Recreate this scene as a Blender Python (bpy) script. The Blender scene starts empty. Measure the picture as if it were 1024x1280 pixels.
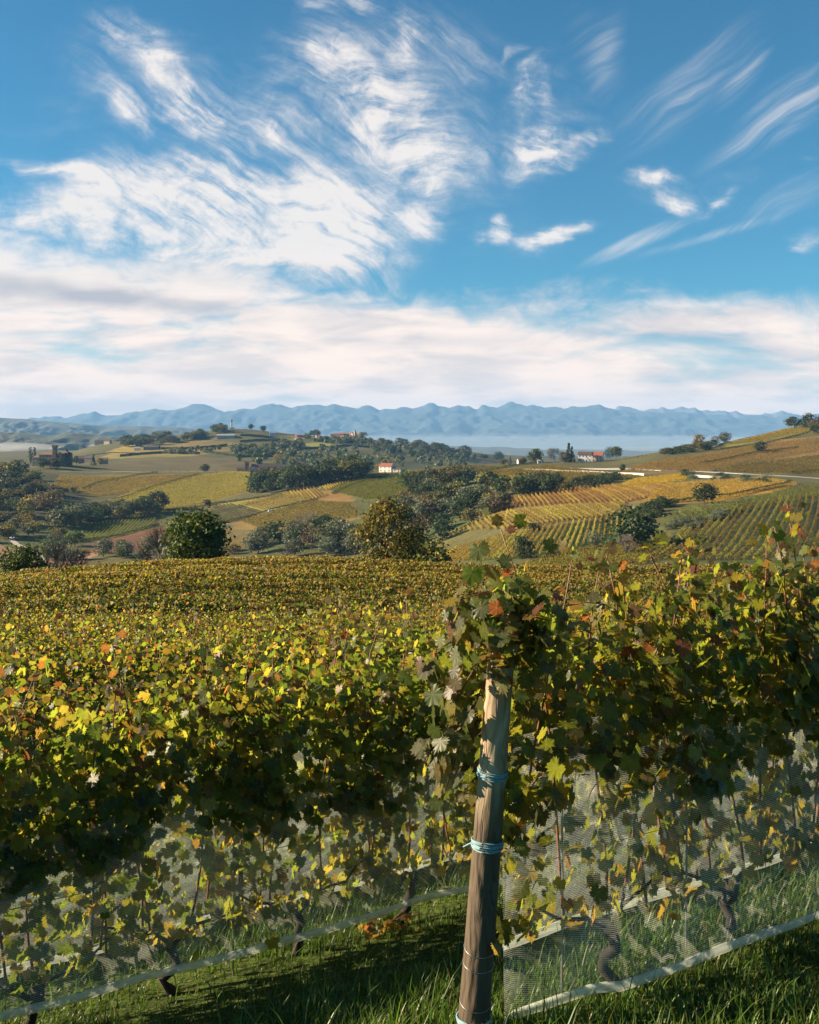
import bpy, math, random
import numpy as np

C = bpy.context.scene.collection
PI = math.pi
F = 1244.0            # focal length of the photograph in its own pixels
HY = 545.0            # the row of the horizon in the photograph
rng = np.random.default_rng(7)
random.seed(7)
scn = bpy.context.scene

# ------------------------------------------------------------------ camera
cam_d = bpy.data.cameras.new('camera')
cam = bpy.data.objects.new('camera', cam_d)
C.objects.link(cam)
cam.location = (0, 0, 0)
cam.rotation_euler = (PI / 2, 0, 0)
cam_d.sensor_width = 36.0
cam_d.lens = 36.0 * F / 1280.0
cam_d.shift_y = -(640.0 - HY) / 1280.0
cam_d.clip_start = 0.05
cam_d.clip_end = 60000
scn.camera = cam

# ------------------------------------------------------------------ render settings and exposure
scn.view_settings.view_transform = 'Standard'
scn.view_settings.look = 'None'
EXPO = 1.75
scn.view_settings.exposure = EXPO
scn.view_settings.gamma = 1.0
cy = scn.cycles
cy.use_denoising = True
cy.max_bounces = 6
cy.diffuse_bounces = 3
cy.glossy_bounces = 2
cy.transmission_bounces = 4
cy.transparent_max_bounces = 16
cy.volume_bounces = 0
cy.caustics_reflective = False
cy.caustics_refractive = False
cy.sample_clamp_indirect = 4.0

# ------------------------------------------------------------------ sun
SUN_EL = math.radians(23)
SUN_AZ = math.radians(-86)      # from +Y towards +X
sun_dir = (math.sin(SUN_AZ) * math.cos(SUN_EL), math.cos(SUN_AZ) * math.cos(SUN_EL), math.sin(SUN_EL))
sd = bpy.data.lights.new('sun', 'SUN')
sd.energy = 5.0
sd.angle = math.radians(0.5)
sd.color = (1.0, 0.80, 0.56)
so = bpy.data.objects.new('sun', sd)
C.objects.link(so)
from mathutils import Vector, Matrix
so.rotation_euler = Vector(sun_dir).to_track_quat('Z', 'Y').to_euler()


# ------------------------------------------------------------------ a small language for shader nodes
class G:
    def __init__(self, tree):
        self.t = tree
        self.n = tree.nodes
        self.l = tree.links

    def node(self, typ, **kw):
        n = self.n.new(typ)
        for k, v in kw.items():
            setattr(n, k, v)
        return n

    def put(self, sock, v):
        if isinstance(v, bpy.types.NodeSocket):
            self.l.new(v, sock)
        elif v is not None:
            sock.default_value = v

    def m(self, op, a, b=None, c=None, clamp=False):
        n = self.node('ShaderNodeMath', operation=op, use_clamp=clamp)
        for i, v in enumerate((a, b, c)):
            if v is not None:
                self.put(n.inputs[i], v)
        return n.outputs[0]

    def vm(self, op, a, b=None):
        n = self.node('ShaderNodeVectorMath', operation=op)
        self.put(n.inputs[0], a)
        if b is not None:
            self.put(n.inputs[1], b)
        return n.outputs['Value'] if op in ('LENGTH', 'DOT_PRODUCT') else n.outputs[0]

    def xyz(self, x, y, z=0.0):
        n = self.node('ShaderNodeCombineXYZ')
        for i, v in enumerate((x, y, z)):
            self.put(n.inputs[i], v)
        return n.outputs[0]

    def sep(self, v):
        n = self.node('ShaderNodeSeparateXYZ')
        self.put(n.inputs[0], v)
        return n.outputs

    def mapping(self, v, loc=(0, 0, 0), rot=(0, 0, 0), sc=(1, 1, 1), typ='POINT'):
        n = self.node('ShaderNodeMapping', vector_type=typ)
        self.put(n.inputs[0], v)
        n.inputs[1].default_value = loc
        n.inputs[2].default_value = rot
        n.inputs[3].default_value = sc
        return n.outputs[0]

    def noise(self, v, scale, detail=4, rough=0.5, dist=0.0, color=False):
        n = self.node('ShaderNodeTexNoise')
        self.put(n.inputs['Vector'], v)
        n.inputs['Scale'].default_value = scale
        n.inputs['Detail'].default_value = detail
        n.inputs['Roughness'].default_value = rough
        n.inputs['Distortion'].default_value = dist
        return n.outputs['Color' if color else 'Fac']

    def mr(self, v, a, b, c=0.0, d=1.0, smooth=False):
        n = self.node('ShaderNodeMapRange', interpolation_type='SMOOTHSTEP' if smooth else 'LINEAR')
        self.put(n.inputs[0], v)
        for i, x in enumerate((a, b, c, d)):
            self.put(n.inputs[i + 1], x)
        return n.outputs[0]

    def mix(self, f, a, b, blend='MIX'):
        n = self.node('ShaderNodeMix', data_type='RGBA', blend_type=blend)
        self.put(n.inputs[0], f)
        self.put(n.inputs[6], a if isinstance(a, bpy.types.NodeSocket) else (*a, 1) if len(a) == 3 else a)
        self.put(n.inputs[7], b if isinstance(b, bpy.types.NodeSocket) else (*b, 1) if len(b) == 3 else b)
        return n.outputs[2]

    def ramp(self, v, stops):
        n = self.node('ShaderNodeValToRGB')
        self.put(n.inputs[0], v)
        e = n.color_ramp.elements
        while len(e) < len(stops):
            e.new(0.5)
        for el, (p, col) in zip(e, stops):
            el.position = p
            el.color = (*col, 1) if len(col) == 3 else col
        return n.outputs[0]


# ------------------------------------------------------------------ world: sky with cirrus
W = bpy.data.worlds.new('World')
scn.world = W
W.use_nodes = True
W.cycles.sampling_method = 'MANUAL'
W.cycles.sample_map_resolution = 512
SKY = 0.05
g = G(W.node_tree)
g.n.clear()
sky = g.node('ShaderNodeTexSky', sky_type='NISHITA', sun_disc=False)
sky.sun_elevation = SUN_EL
sky.sun_rotation = SUN_AZ
sky.altitude = 300
sky.air_density = 1.0
sky.dust_density = 0.6
sky.ozone_density = 2.0
tc = g.node('ShaderNodeTexCoord')
gx, gy, gz = g.sep(tc.outputs['Generated'])
yy = g.m('MAXIMUM', gy, 0.05)
U = g.m('MULTIPLY', g.m('DIVIDE', gx, yy), F / 1000)
V = g.m('MULTIPLY', g.m('DIVIDE', gz, yy), F / 1000)
UV = g.xyz(U, V)
front = g.mr(gy, 0.1, 0.35, smooth=True)
# two scales of curl in the air
w1 = g.vm('SUBTRACT', g.noise(UV, 5.0, 3, 0.55, color=True), (0.5, 0.5, 0.5))
w2 = g.vm('SUBTRACT', g.noise(UV, 17.0, 4, 0.6, color=True), (0.5, 0.5, 0.5))


def scaled(v, s):
    n = g.node('ShaderNodeVectorMath', operation='SCALE')
    g.put(n.inputs[0], v)
    n.inputs['Scale'].default_value = s
    return n.outputs[0]


UVw = g.vm('ADD', g.vm('ADD', UV, scaled(w1, 0.12)), scaled(w2, 0.032))


def blobs(lst, vec):
    tot = None
    for (px, py, rx, ry, rot, amp) in lst:
        mp = g.mapping(vec, ((px - 512) / 1000, (HY - py) / 1000, 0), (0, 0, math.radians(-rot)), (rx / 1000, ry / 1000, 1), 'TEXTURE')
        r = g.vm('LENGTH', mp)
        b = g.mr(r, 1.5, 0.0, 0.0, amp, smooth=True)
        tot = b if tot is None else g.m('ADD', tot, b)
    return tot


# cirrus on the left: fibres fall to the lower right
A = [(330, 200, 330, 140, 10, .40), (470, 130, 170, 120, 40, .48), (200, 90, 150, 70, 30, .34), (560, 60, 120, 70, 20, .3), (180, 58, 80, 30, 35, .85), (150, 130, 55, 18, 42, .75), (250, 138, 55, 28, 22, 1.0), (340, 165, 32, 14, 50, .6), (420, 110, 80, 38, 38, .95),
     (505, 175, 85, 48, 40, .7), (505, 55, 25, 55, 0, .6), (430, 5, 60, 18, 12, .7), (90, 225, 85, 16, 14, .9), (250, 235, 125, 38, 8, 1.25),
     (200, 290, 190, 48, 6, 1.2), (430, 255, 75, 42, 20, 1.15), (530, 275, 38, 30, -30, 1.0), (420, 315, 95, 45, 12, 1.1), (570, 205, 40, 30, 0, .6),
     (40, 290, 90, 40, 5, .75), (330, 330, 160, 40, 8, .8)]
# ragged tufts in the middle and on the right
B = [(670, 150, 90, 100, 0, .36), (860, 235, 120, 40, 0, .34), (660, 300, 90, 30, 0, .3), (655, 100, 20, 38, 10, .7), (683, 105, 12, 22, -30, .5), (668, 185, 46, 28, 0, .9), (730, 172, 26, 11, -25, .55), (630, 55, 20, 8, -25, .5),
     (808, 216, 45, 13, -8, .85), (905, 250, 30, 9, -25, .65), (845, 248, 28, 12, 0, .5), (627, 288, 13, 22, -15, .9), (692, 290, 42, 15, -6, 1.05),
     (662, 304, 12, 14, -60, .8), (1012, 308, 20, 22, 30, .85), (600, 292, 14, 10, 20, .5), (1010, 205, 16, 8, -10, .6)]
# faint combed streaks on the right: fibres rise to the upper right
S = [(860, 110, 130, 38, -42, .50), (960, 165, 110, 22, -32, .62), (1000, 110, 90, 24, -30, .5), (745, 75, 38, 80, -20, .28), (800, 300, 75, 11, -24, .85),
     (870, 300, 90, 7, -16, .6), (980, 250, 100, 30, -20, .35), (930, 100, 50, 14, -48, .5), (760, 60, 20, 60, 20, .3)]
UVf = g.vm('ADD', g.vm('ADD', UV, scaled(w1, 0.075)), scaled(w2, 0.010))
fa = g.noise(g.mapping(UVf, rot=(0, 0, math.radians(-36)), sc=(1 / 10, 1 / 56, 1), typ='TEXTURE'), 1.0, 9, 0.66)
fa2 = g.noise(g.mapping(UVf, rot=(0, 0, math.radians(2)), sc=(1 / 9, 1 / 44, 1), typ='TEXTURE'), 1.0, 9, 0.66)
fsel = g.mr(g.noise(UV, 4.2, 2, 0.5), .44, .56, smooth=True)
fa = g.m('ADD', g.m('MULTIPLY', fa, g.m('SUBTRACT', 1.0, fsel)), g.m('MULTIPLY', fa2, fsel))
fb = g.noise(g.mapping(UVf, rot=(0, 0, math.radians(-14)), sc=(1 / 16, 1 / 44, 1), typ='TEXTURE'), 1.0, 9, 0.66)
fs = g.noise(g.mapping(g.vm('ADD', UV, scaled(w1, 0.06)), rot=(0, 0, math.radians(34)), sc=(1 / 4.5, 1 / 62, 1), typ='TEXTURE'), 1.0, 6, 0.6, 0.2)
lump = g.noise(UVw, 11.0, 8, 0.66)


def wisp(b, f, gain, off, k):
    return g.mr(g.m('MULTIPLY', b, g.mr(f, .30, .70, off, k)), 0.04, gain, smooth=True)


aA = wisp(g.m('MULTIPLY', blobs(A, UVw), g.mr(lump, 0.30, 0.66, 0.25, 1.45)), fa, 1.50, 0.20, 1.50)
aB = wisp(g.m('MULTIPLY', blobs(B, UVw), g.mr(lump, 0.32, 0.66, 0.2, 1.5)), fb, 1.35, 0.14, 1.6)
aS = g.m('MULTIPLY', wisp(blobs(S, UV), fs, 1.1, 0.10, 1.5), 0.60)
# the low deck, in long flat layers
dv = g.xyz(g.m('MULTIPLY', U, 2.2), g.m('MULTIPLY', V, 11.0))
dn = g.noise(dv, 1.3, 6, 0.58, 0.5)
dn2 = g.noise(g.vm('ADD', dv, (7.3, 2.1, 0)), 2.6, 5, 0.6, 0.3)
topv = g.m('ADD', g.mr(U, -0.512, 0.0, 0.27, 0.185), g.m('MULTIPLY', g.m('SUBTRACT', g.noise(g.mapping(UVw, sc=(3.2, 7, 1)), 1.7, 6, 0.62), 0.5), 0.17))
deck = g.mr(g.m('SUBTRACT', topv, V), -0.008, 0.05, smooth=True)
holes = g.mr(g.m('ADD', dn, g.m('MULTIPLY', V, -0.35)), 0.28, 0.45, 0.30, 1.0, smooth=True)
aD = g.m('MULTIPLY', deck, holes)
alpha = g.m('MAXIMUM', g.m('MAXIMUM', aA, aB), g.m('MAXIMUM', aS, aD))
alpha = g.m('MULTIPLY', g.m('MINIMUM', alpha, 0.97), front)
# grey undersides in the deck, creamier towards the horizon
grey = g.m('MULTIPLY', g.mr(dn2, 0.40, 0.66, smooth=True), g.mr(V, 0.23, 0.16, smooth=True))
streak = blobs([(40, 362, 150, 14, 4, .8), (190, 375, 110, 10, 5, .55), (560, 425, 150, 10, -2, .35), (900, 430, 170, 16, 3, .45)], g.vm('ADD', UV, scaled(w1, 0.05)))
grey = g.m('ADD', g.m('MULTIPLY', grey, 0.55), streak, clamp=True)
ccol = g.mix(g.mr(V, 0.02, 0.24), (1.60, 1.13, .82), (.97, .90, .85))
ccol = g.mix(g.m('MULTIPLY', grey, 0.85), ccol, (.47, .46, .50))
k = 1.0 / SKY / 2 ** EXPO
ccol = g.mix(1.0, ccol, (k, k, k), 'MULTIPLY')
kk = 2 ** (1.3 - EXPO)
skyc = g.mix(1.0, sky.outputs[0], (0.28 * kk, 0.83 * kk, 1.00 * kk), 'MULTIPLY')
col = g.mix(alpha, skyc, ccol)
bg = g.node('ShaderNodeBackground')
g.put(bg.inputs[0], col)
bg.inputs[1].default_value = SKY
wo = g.node('ShaderNodeOutputWorld')
g.l.new(bg.outputs[0], wo.inputs[0])


# ------------------------------------------------------------------ materials
def material(name):
    m = bpy.data.materials.new(name)
    m.use_nodes = True
    gg = G(m.node_tree)
    bsdf = gg.n['Principled BSDF']
    return m, gg, bsdf


def plain(name, colr, rough=0.8, var=0.25, scale=3.0, bump=0.0, metallic=0.0):
    m, gg, b = material(name)
    co = gg.node('ShaderNodeTexCoord').outputs['Object']
    n = gg.noise(co, scale, 6, 0.6)
    c = gg.mix(n, tuple(x * (1 - var) for x in colr), tuple(min(1, x * (1 + var)) for x in colr))
    gg.put(b.inputs['Base Color'], c)
    b.inputs['Roughness'].default_value = rough
    b.inputs['Metallic'].default_value = metallic
    if bump:
        bn = gg.node('ShaderNodeBump')
        bn.inputs['Strength'].default_value = bump
        gg.put(bn.inputs['Height'], n)
        gg.l.new(bn.outputs[0], b.inputs['Normal'])
    return m


def leaf_mat(name, trans=0.45, rough=0.42, spec=0.5, vary=0.25, veins=False, tmul=(1.7, 1.75, 0.9)):
    """Leaves coloured leaf by leaf, letting light through."""
    m, gg, b = material(name)
    at = gg.node('ShaderNodeAttribute', attribute_name='Col').outputs['Color']
    oi = gg.node('ShaderNodeObjectInfo').outputs['Random']
    co = gg.node('ShaderNodeTexCoord').outputs['Object']
    hs = gg.node('ShaderNodeHueSaturation')
    gg.put(hs.inputs['Hue'], gg.mr(oi, 0, 1, 0.5 - 0.02, 0.5 + 0.02))
    gg.put(hs.inputs['Value'], gg.mr(oi, 0, 1, 1 - vary, 1 + vary))
    gg.put(hs.inputs['Color'], at)
    c = hs.outputs[0]
    if veins:
        c = gg.mix(gg.mr(gg.noise(co, 60.0, 3, 0.6), 0.3, 0.7, 0.0, 0.35), c, (0.10, 0.085, 0.02))
        c = gg.mix(gg.mr(gg.noise(co, 150.0, 2, 0.5), 0.66, 0.72, 0.0, 0.75), c, (0.055, 0.030, 0.014))
        al = gg.node('ShaderNodeAttribute', attribute_name='Col').outputs['Alpha']
        c = gg.mix(gg.mr(al, 0.80, 0.97, 0.0, 0.55, smooth=True), c, (0.20, 0.20, 0.085))
    if veins:       # vine leaves are paler underneath
        geo = gg.node('ShaderNodeNewGeometry')
        c2 = gg.mix(gg.m('MULTIPLY', geo.outputs['Backfacing'], 0.40), c, (.090, .105, .055))
    else:
        c2 = c
    gg.put(b.inputs['Base Color'], c2)
    b.inputs['Roughness'].default_value = rough
    b.inputs['Specular IOR Level'].default_value = spec
    tr = gg.node('ShaderNodeBsdfTranslucent')
    gg.put(tr.inputs[0], gg.mix(1.0, c, tmul, 'MULTIPLY'))
    mx = gg.node('ShaderNodeMixShader')
    mx.inputs[0].default_value = trans
    gg.l.new(b.outputs[0], mx.inputs[1])
    gg.l.new(tr.outputs[0], mx.inputs[2])
    gg.l.new(mx.outputs[0], gg.n['Material Output'].inputs[0])
    return m


M_leaf = leaf_mat('vine_leaf', 0.62, 0.42, 0.40, 0.18, True, (2.0, 1.92, 0.9))
M_leaf_far = leaf_mat('vine_leaf_far', 0.48, 0.55, 0.25, 0.22)
M_tree = leaf_mat('tree_leaf', 0.22, 0.6, 0.2, 0.25)
M_grass = leaf_mat('grass_blade', 0.35, 0.45, 0.4, 0.0)
M_cane = plain('cane_bark', (.17, .065, .035), 0.6, 0.4, 25)
M_trunk = plain('vine_bark', (.022, .016, .012), 0.9, 0.5, 30, 0.6)
M_bark = plain('tree_bark', (.075, .058, .045), 0.9, 0.4, 6, 0.4)
M_twig = plain('bare_twig', (.10, .085, .075), 0.9, 0.3, 4)
M_metal = plain('galvanised_steel', (.28, .29, .30), 0.45, 0.2, 20, 0, 0.8)
M_twine = plain('blue_twine', (.15, .26, .29), 0.7, 0.25, 60)


# post wood, weathered, with grain along z
def wood():
    m, gg, b = material('weathered_wood')
    co = gg.node('ShaderNodeTexCoord').outputs['Object']
    warp = gg.vm('ADD', co, gg.vm('MULTIPLY', gg.vm('SUBTRACT', gg.noise(gg.mapping(co, sc=(6, 6, 2.2)), 1.0, 3, 0.5, color=True), (.5, .5, .5)), (.09, .09, .5)))
    gr = gg.noise(gg.mapping(warp, sc=(75, 75, 3.0)), 1.0, 5, 0.6, 0.6)
    rings = gg.node('ShaderNodeTexWave', wave_type='RINGS', rings_direction='Z')
    gg.put(rings.inputs['Vector'], gg.mapping(warp, sc=(1, 1, 0.07)))
    rings.inputs['Scale'].default_value = 26
    rings.inputs['Distortion'].default_value = 3.0
    rings.inputs['Detail'].default_value = 3
    blot = gg.noise(gg.mapping(co, sc=(9, 9, 3)), 1.0, 4, 0.6)
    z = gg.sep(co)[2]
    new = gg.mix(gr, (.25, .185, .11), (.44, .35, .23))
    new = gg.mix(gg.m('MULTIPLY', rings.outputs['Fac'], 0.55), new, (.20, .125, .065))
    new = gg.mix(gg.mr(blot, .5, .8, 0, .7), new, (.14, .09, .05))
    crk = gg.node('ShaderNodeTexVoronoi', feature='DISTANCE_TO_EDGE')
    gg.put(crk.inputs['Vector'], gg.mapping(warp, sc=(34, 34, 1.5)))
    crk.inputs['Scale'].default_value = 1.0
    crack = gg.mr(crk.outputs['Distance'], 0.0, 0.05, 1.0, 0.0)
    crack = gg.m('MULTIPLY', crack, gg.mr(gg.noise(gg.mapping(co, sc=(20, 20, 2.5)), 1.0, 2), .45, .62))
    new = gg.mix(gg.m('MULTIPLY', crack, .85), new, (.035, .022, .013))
    foot_shaded = gg.mix(gg.mr(gg.m('ADD', z, gg.m('MULTIPLY', blot, 0.25)), 0.92, 1.12, 0, 1), gg.mix(0.86, new, (.034, .021, .011)), new)  # darker wood towards the foot, partly shade painted into the colour
    gg.put(b.inputs['Base Color'], foot_shaded)
    b.inputs['Roughness'].default_value = 0.75
    bn = gg.node('ShaderNodeBump')
    bn.inputs['Strength'].default_value = 0.55
    bn.inputs['Distance'].default_value = 0.006
    gg.put(bn.inputs['Height'], gg.m('SUBTRACT', gg.m('ADD', gr, rings.outputs['Fac']), gg.m('MULTIPLY', crack, 2.0)))
    gg.l.new(bn.outputs[0], b.inputs['Normal'])
    return m


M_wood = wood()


def net_mat(name, dens, threads):
    """Knitted hail net: real threads with holes between them."""
    m, gg, b = material(name)
    uv = gg.node('ShaderNodeUVMap').outputs[0]
    ux, uy, _ = gg.sep(uv)
    b.inputs['Base Color'].default_value = (.80, .85, .78, 1)
    b.inputs['Roughness'].default_value = 0.55
    tr = gg.node('ShaderNodeBsdfTranslucent')
    tr.inputs[0].default_value = (.80, .86, .76, 1)
    mx = gg.node('ShaderNodeMixShader')
    mx.inputs[0].default_value = 0.45
    gg.l.new(b.outputs[0], mx.inputs[1])
    gg.l.new(tr.outputs[0], mx.inputs[2])
    tp = gg.node('ShaderNodeBsdfTransparent')
    mo = gg.node('ShaderNodeMixShader')
    if threads:
        sv = gg.m('ABSOLUTE', gg.m('SUBTRACT', gg.m('FRACT', gg.m('MULTIPLY', uy, 150.0)), 0.5))
        su = gg.m('ABSOLUTE', gg.m('SUBTRACT', gg.m('FRACT', gg.m('MULTIPLY', ux, 300.0)), 0.5))
        a = gg.m('ADD', gg.m('MULTIPLY', gg.m('GREATER_THAN', sv, 0.40), 0.46), gg.m('MULTIPLY', gg.m('GREATER_THAN', su, 0.43), 0.16))
        fold = gg.noise(gg.mapping(uv, rot=(0, 0, .5), sc=(.5, .11, 1), typ='TEXTURE'), 1.0, 5, 0.65)
        a = gg.m('MULTIPLY', a, gg.mr(gg.noise(gg.mapping(uv, sc=(3, 3, 1)), 1.0, 4, .6), .3, .7, .6, 1.25))
        a = gg.m('ADD', a, gg.mr(fold, .40, .75, 0.0, dens * 2.2), clamp=True)
    else:
        fold = gg.noise(gg.mapping(uv, sc=(14, 60, 1)), 1.0, 4, 0.6)
        a = gg.mr(fold, .25, .75, dens - .25, min(1, dens + .2))
    gg.put(mo.inputs[0], a)
    gg.l.new(tp.outputs[0], mo.inputs[1])
    gg.l.new(mx.outputs[0], mo.inputs[2])
    gg.l.new(mo.outputs[0], gg.n['Material Output'].inputs[0])
    return m


M_net = net_mat('hail_net', 0.12, True)
M_hem = net_mat('net_hem', 0.50, False)


# ------------------------------------------------------------------ mesh helpers
class MB:
    """Collects pieces of geometry and links them as ONE mesh object."""

    def __init__(self):
        self.v, self.f, self.c, self.n, self.uv = [], [], [], 0, {}

    def add(self, v, f, col=(1, 1, 1), mat=0):
        v = np.asarray(v, dtype=np.float64).reshape(-1, 3)
        c = np.asarray(col, dtype=np.float64)
        if c.ndim == 1:
            c = np.tile(c, (len(v), 1))
        if c.shape[1] == 3:
            c = np.column_stack([c, np.zeros(len(c))])
        for ff in (f if isinstance(f, list) else [f]):
            ff = np.asarray(ff, dtype=np.int64)
            self.f.append((ff + self.n, mat))
        self.v.append(v)
        self.c.append(c)
        self.n += len(v)
        return self

    def mesh(self, name, mats, smooth=False):
        v = np.concatenate(self.v)
        c = np.concatenate(self.c)
        me = bpy.data.meshes.new(name)
        me.vertices.add(len(v))
        me.vertices.foreach_set('co', v.astype(np.float32).ravel())
        idx = np.concatenate([f.ravel() for f, _ in self.f])
        cnt = np.concatenate([np.full(len(f), f.shape[1]) for f, _ in self.f])
        mi = np.concatenate([np.full(len(f), m) for f, m in self.f])
        start = np.concatenate([[0], np.cumsum(cnt)[:-1]])
        me.loops.add(len(idx))
        me.loops.foreach_set('vertex_index', idx.astype(np.int32))
        me.polygons.add(len(cnt))
        me.polygons.foreach_set('loop_start', start.astype(np.int32))
        me.polygons.foreach_set('loop_total', cnt.astype(np.int32))
        me.polygons.foreach_set('material_index', mi.astype(np.int32))
        me.polygons.foreach_set('use_smooth', np.full(len(cnt), smooth, dtype=bool))
        at = me.color_attributes.new('Col', 'FLOAT_COLOR', 'POINT')
        at.data.foreach_set('color', c.astype(np.float32).ravel())
        for m in (mats if isinstance(mats, (list, tuple)) else [mats]):
            me.materials.append(m)
        me.update(calc_edges=True)
        me.validate()
        return me

    def build(self, name, mats, parent=None, loc=(0, 0, 0), smooth=False):
        return place(self.mesh(name, mats, smooth), name, parent, loc)


def place(me, name, parent=None, loc=(0, 0, 0)):
    o = bpy.data.objects.new(name, me)
    C.objects.link(o)
    o.location = loc
    if parent:
        o.parent = parent
    return o


def tag(o, label, cat, group=None, kind=None):
    o['label'] = label
    if cat:
        o['category'] = cat
    if group:
        o['group'] = group
    if kind:
        o['kind'] = kind
    return o


def struct(o, kind='structure', label=None, cat=None):
    o['kind'] = kind
    if label:
        o['label'] = label
    if cat:
        o['category'] = cat
    return o


def thing(name, label, cat, loc=(0, 0, 0), rz=0.0, group=None):
    o = bpy.data.objects.new(name, None)
    C.objects.link(o)
    o.empty_display_size = 0.2
    o.location = loc
    o.rotation_euler = (0, 0, rz)
    return tag(o, label, cat, group)


def copy_tree(o, parent=None):
    c = o.copy()
    C.objects.link(c)
    if parent:
        c.parent = parent
    for ch in list(o.children):
        copy_tree(ch, c)
    return c


def tube(pts, rad, seg=7, cap=True):
    pts = np.asarray(pts, float)
    n = len(pts)
    rad = np.broadcast_to(np.asarray(rad, float), (n,))
    d = np.gradient(pts, axis=0)
    d /= np.linalg.norm(d, axis=1, keepdims=True) + 1e-9
    ref = np.tile(np.array([0.31, 0.95, 0.05]), (n, 1))
    ref[np.abs((ref * d).sum(1)) > 0.9] = (1, 0, 0)
    a = np.cross(d, ref)
    a /= np.linalg.norm(a, axis=1, keepdims=True)
    b = np.cross(d, a)
    th = np.linspace(0, 2 * PI, seg, endpoint=False)
    v = pts[:, None] + rad[:, None, None] * (a[:, None] * np.cos(th)[None, :, None] + b[:, None] * np.sin(th)[None, :, None])
    i = np.arange(n - 1)[:, None] * seg
    j = np.arange(seg)[None]
    j2 = (j + 1) % seg
    q = np.stack([i + j, i + j2, i + seg + j2, i + seg + j], -1).reshape(-1, 4)
    fs = [q]
    if cap:
        fs.append(np.arange(seg)[None, ::-1])
        fs.append((np.arange(seg) + (n - 1) * seg)[None])
    return v.reshape(-1, 3), fs


def box(x0, x1, y0, y1, z0, z1):
    v = [(x, y, z) for z in (z0, z1) for y in (y0, y1) for x in (x0, x1)]
    f = np.array([(0, 2, 3, 1), (4, 5, 7, 6), (0, 1, 5, 4), (2, 6, 7, 3), (0, 4, 6, 2), (1, 3, 7, 5)])
    return np.array(v, float), f


def unit(v):
    return v / (np.linalg.norm(v, axis=-1, keepdims=True) + 1e-9)


def scatter(tmpl, faces, pos, nrm, tip, size):
    """Copies of a leaf template (tip along +y, face along +z) at many places."""
    n = unit(nrm)
    t = unit(tip - (tip * n).sum(1, keepdims=True) * n)
    s = np.cross(t, n)
    sz = np.broadcast_to(np.asarray(size, float), (len(pos),))
    v = (tmpl[None, :, 0:1] * s[:, None] + tmpl[None, :, 1:2] * t[:, None] + tmpl[None, :, 2:3] * n[:, None]) * sz[:, None, None] + pos[:, None]
    k = len(tmpl)
    fs = []
    for f in faces:
        f = np.asarray(f)
        fs.append((f[None] + (np.arange(len(pos)) * k)[:, None, None]).reshape(-1, f.shape[1]))
    return v.reshape(-1, 3), fs, k


# a five-lobed vine leaf: centre fan with a fold along its midrib
def vine_leaf_template(cup=0.12, detail=True):
    if detail:
        ang = [0, 14, 26, 40, 58, 72, 88, 104, 122, 140, 158, 172]
        rad = [.60, .51, .43, .49, .55, .48, .40, .44, .47, .43, .38, .14]
    else:
        ang = [0, 30, 55, 85, 118, 160]
        rad = [.60, .45, .54, .41, .46, .36]
    if detail:      # toothed rim
        A2 = np.linspace(0, 174, 21)
        R2 = np.interp(A2, ang, rad)
        R2[1:-1] *= np.where(np.arange(1, 20) % 2 == 1, .90, 1.07)
        R2 *= 1 + .10 * np.sin(np.arange(21) * 2.7 + cup * 40)
        R2[0] *= 1.12
        ang, rad = A2, R2
    a = [math.radians(x) for x in ang]
    pts = [(math.sin(t) * r, math.cos(t) * r) for t, r in zip(a, rad)]
    left = [(-x, y) for x, y in pts[1:]][::-1]
    ring = pts + left
    v = [(0, 0, 0)]
    for x, y in ring:
        x0_, y0_ = x, y
        rs_ = .47 / max(.2, math.hypot(x, y))
        x, y = x * rs_, y * rs_
        v.append((x0_, y0_, -cup * 3.2 * (x * x) - cup * 1.6 * max(0, y) ** 2 + abs(x) * cup * 1.1 + (.014 * math.sin(9 * math.atan2(x, y) + cup * 30) if detail else 0)))
    n = len(ring)
    f = np.array([(0, 1 + i, 1 + (i + 1) % n) for i in range(n)])[:, ::-1]
    vein = np.zeros(n + 1)      # 1 along the ribs that run from the stalk to each lobe
    vein[0] = 1
    if detail:
        for q in (0, 58, 122):
            for s_ in (1, -1):
                vein[1 + int(np.argmin([math.hypot(p[0] - s_ * math.sin(math.radians(q)) * .6, p[1] - math.cos(math.radians(q)) * .6) for p in ring]))] = 1
    return np.array(v), [f], vein


LEAF_HI = [vine_leaf_template(c, True) for c in (0.05, 0.24, -0.16, 0.36)]
LEAF_LO = [vine_leaf_template(c, False) for c in (0.1, 0.25)]
CLUMP = (np.array([(0, -.5, 0), (.42, -.12, .07), (.27, .42, -.06), (-.1, .55, .05), (-.45, .1, -.07)]), [np.array([(0, 1, 2, 3, 4)])])
SPRIG = (np.array([(0, -.5, 0), (.30, 0, .06), (0, .5, 0), (-.30, 0, .06)]), [np.array([(0, 1, 2, 3)])])

PAL = {
    'green': (.070, .105, .020), 'dark': (.036, .060, .015), 'lime': (.155, .185, .032), 'yellow': (.25, .205, .046),
    'gold': (.235, .160, .038), 'rust': (.135, .072, .032), 'red': (.16, .050, .032), 'brown': (.13, .080, .038), 'pale': (.088, .095, .045)}


def pick(names, probs, n, r, jit=0.22):
    p = np.array(probs, float)
    i = r.choice(len(names), n, p=p / p.sum())
    c = np.array([PAL[x] for x in names])[i]
    c = c * (1 + r.uniform(-jit, jit, (n, 1))) * (1 + r.uniform(-.08, .08, (n, 3)))
    return np.clip(c, 0.004, 0.9)


# ------------------------------------------------------------------ the lie of the land
def ss(x, a, b):
    t = np.clip((np.asarray(x, float) - a) / (b - a), 0, 1)
    return t * t * (3 - 2 * t)


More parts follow.
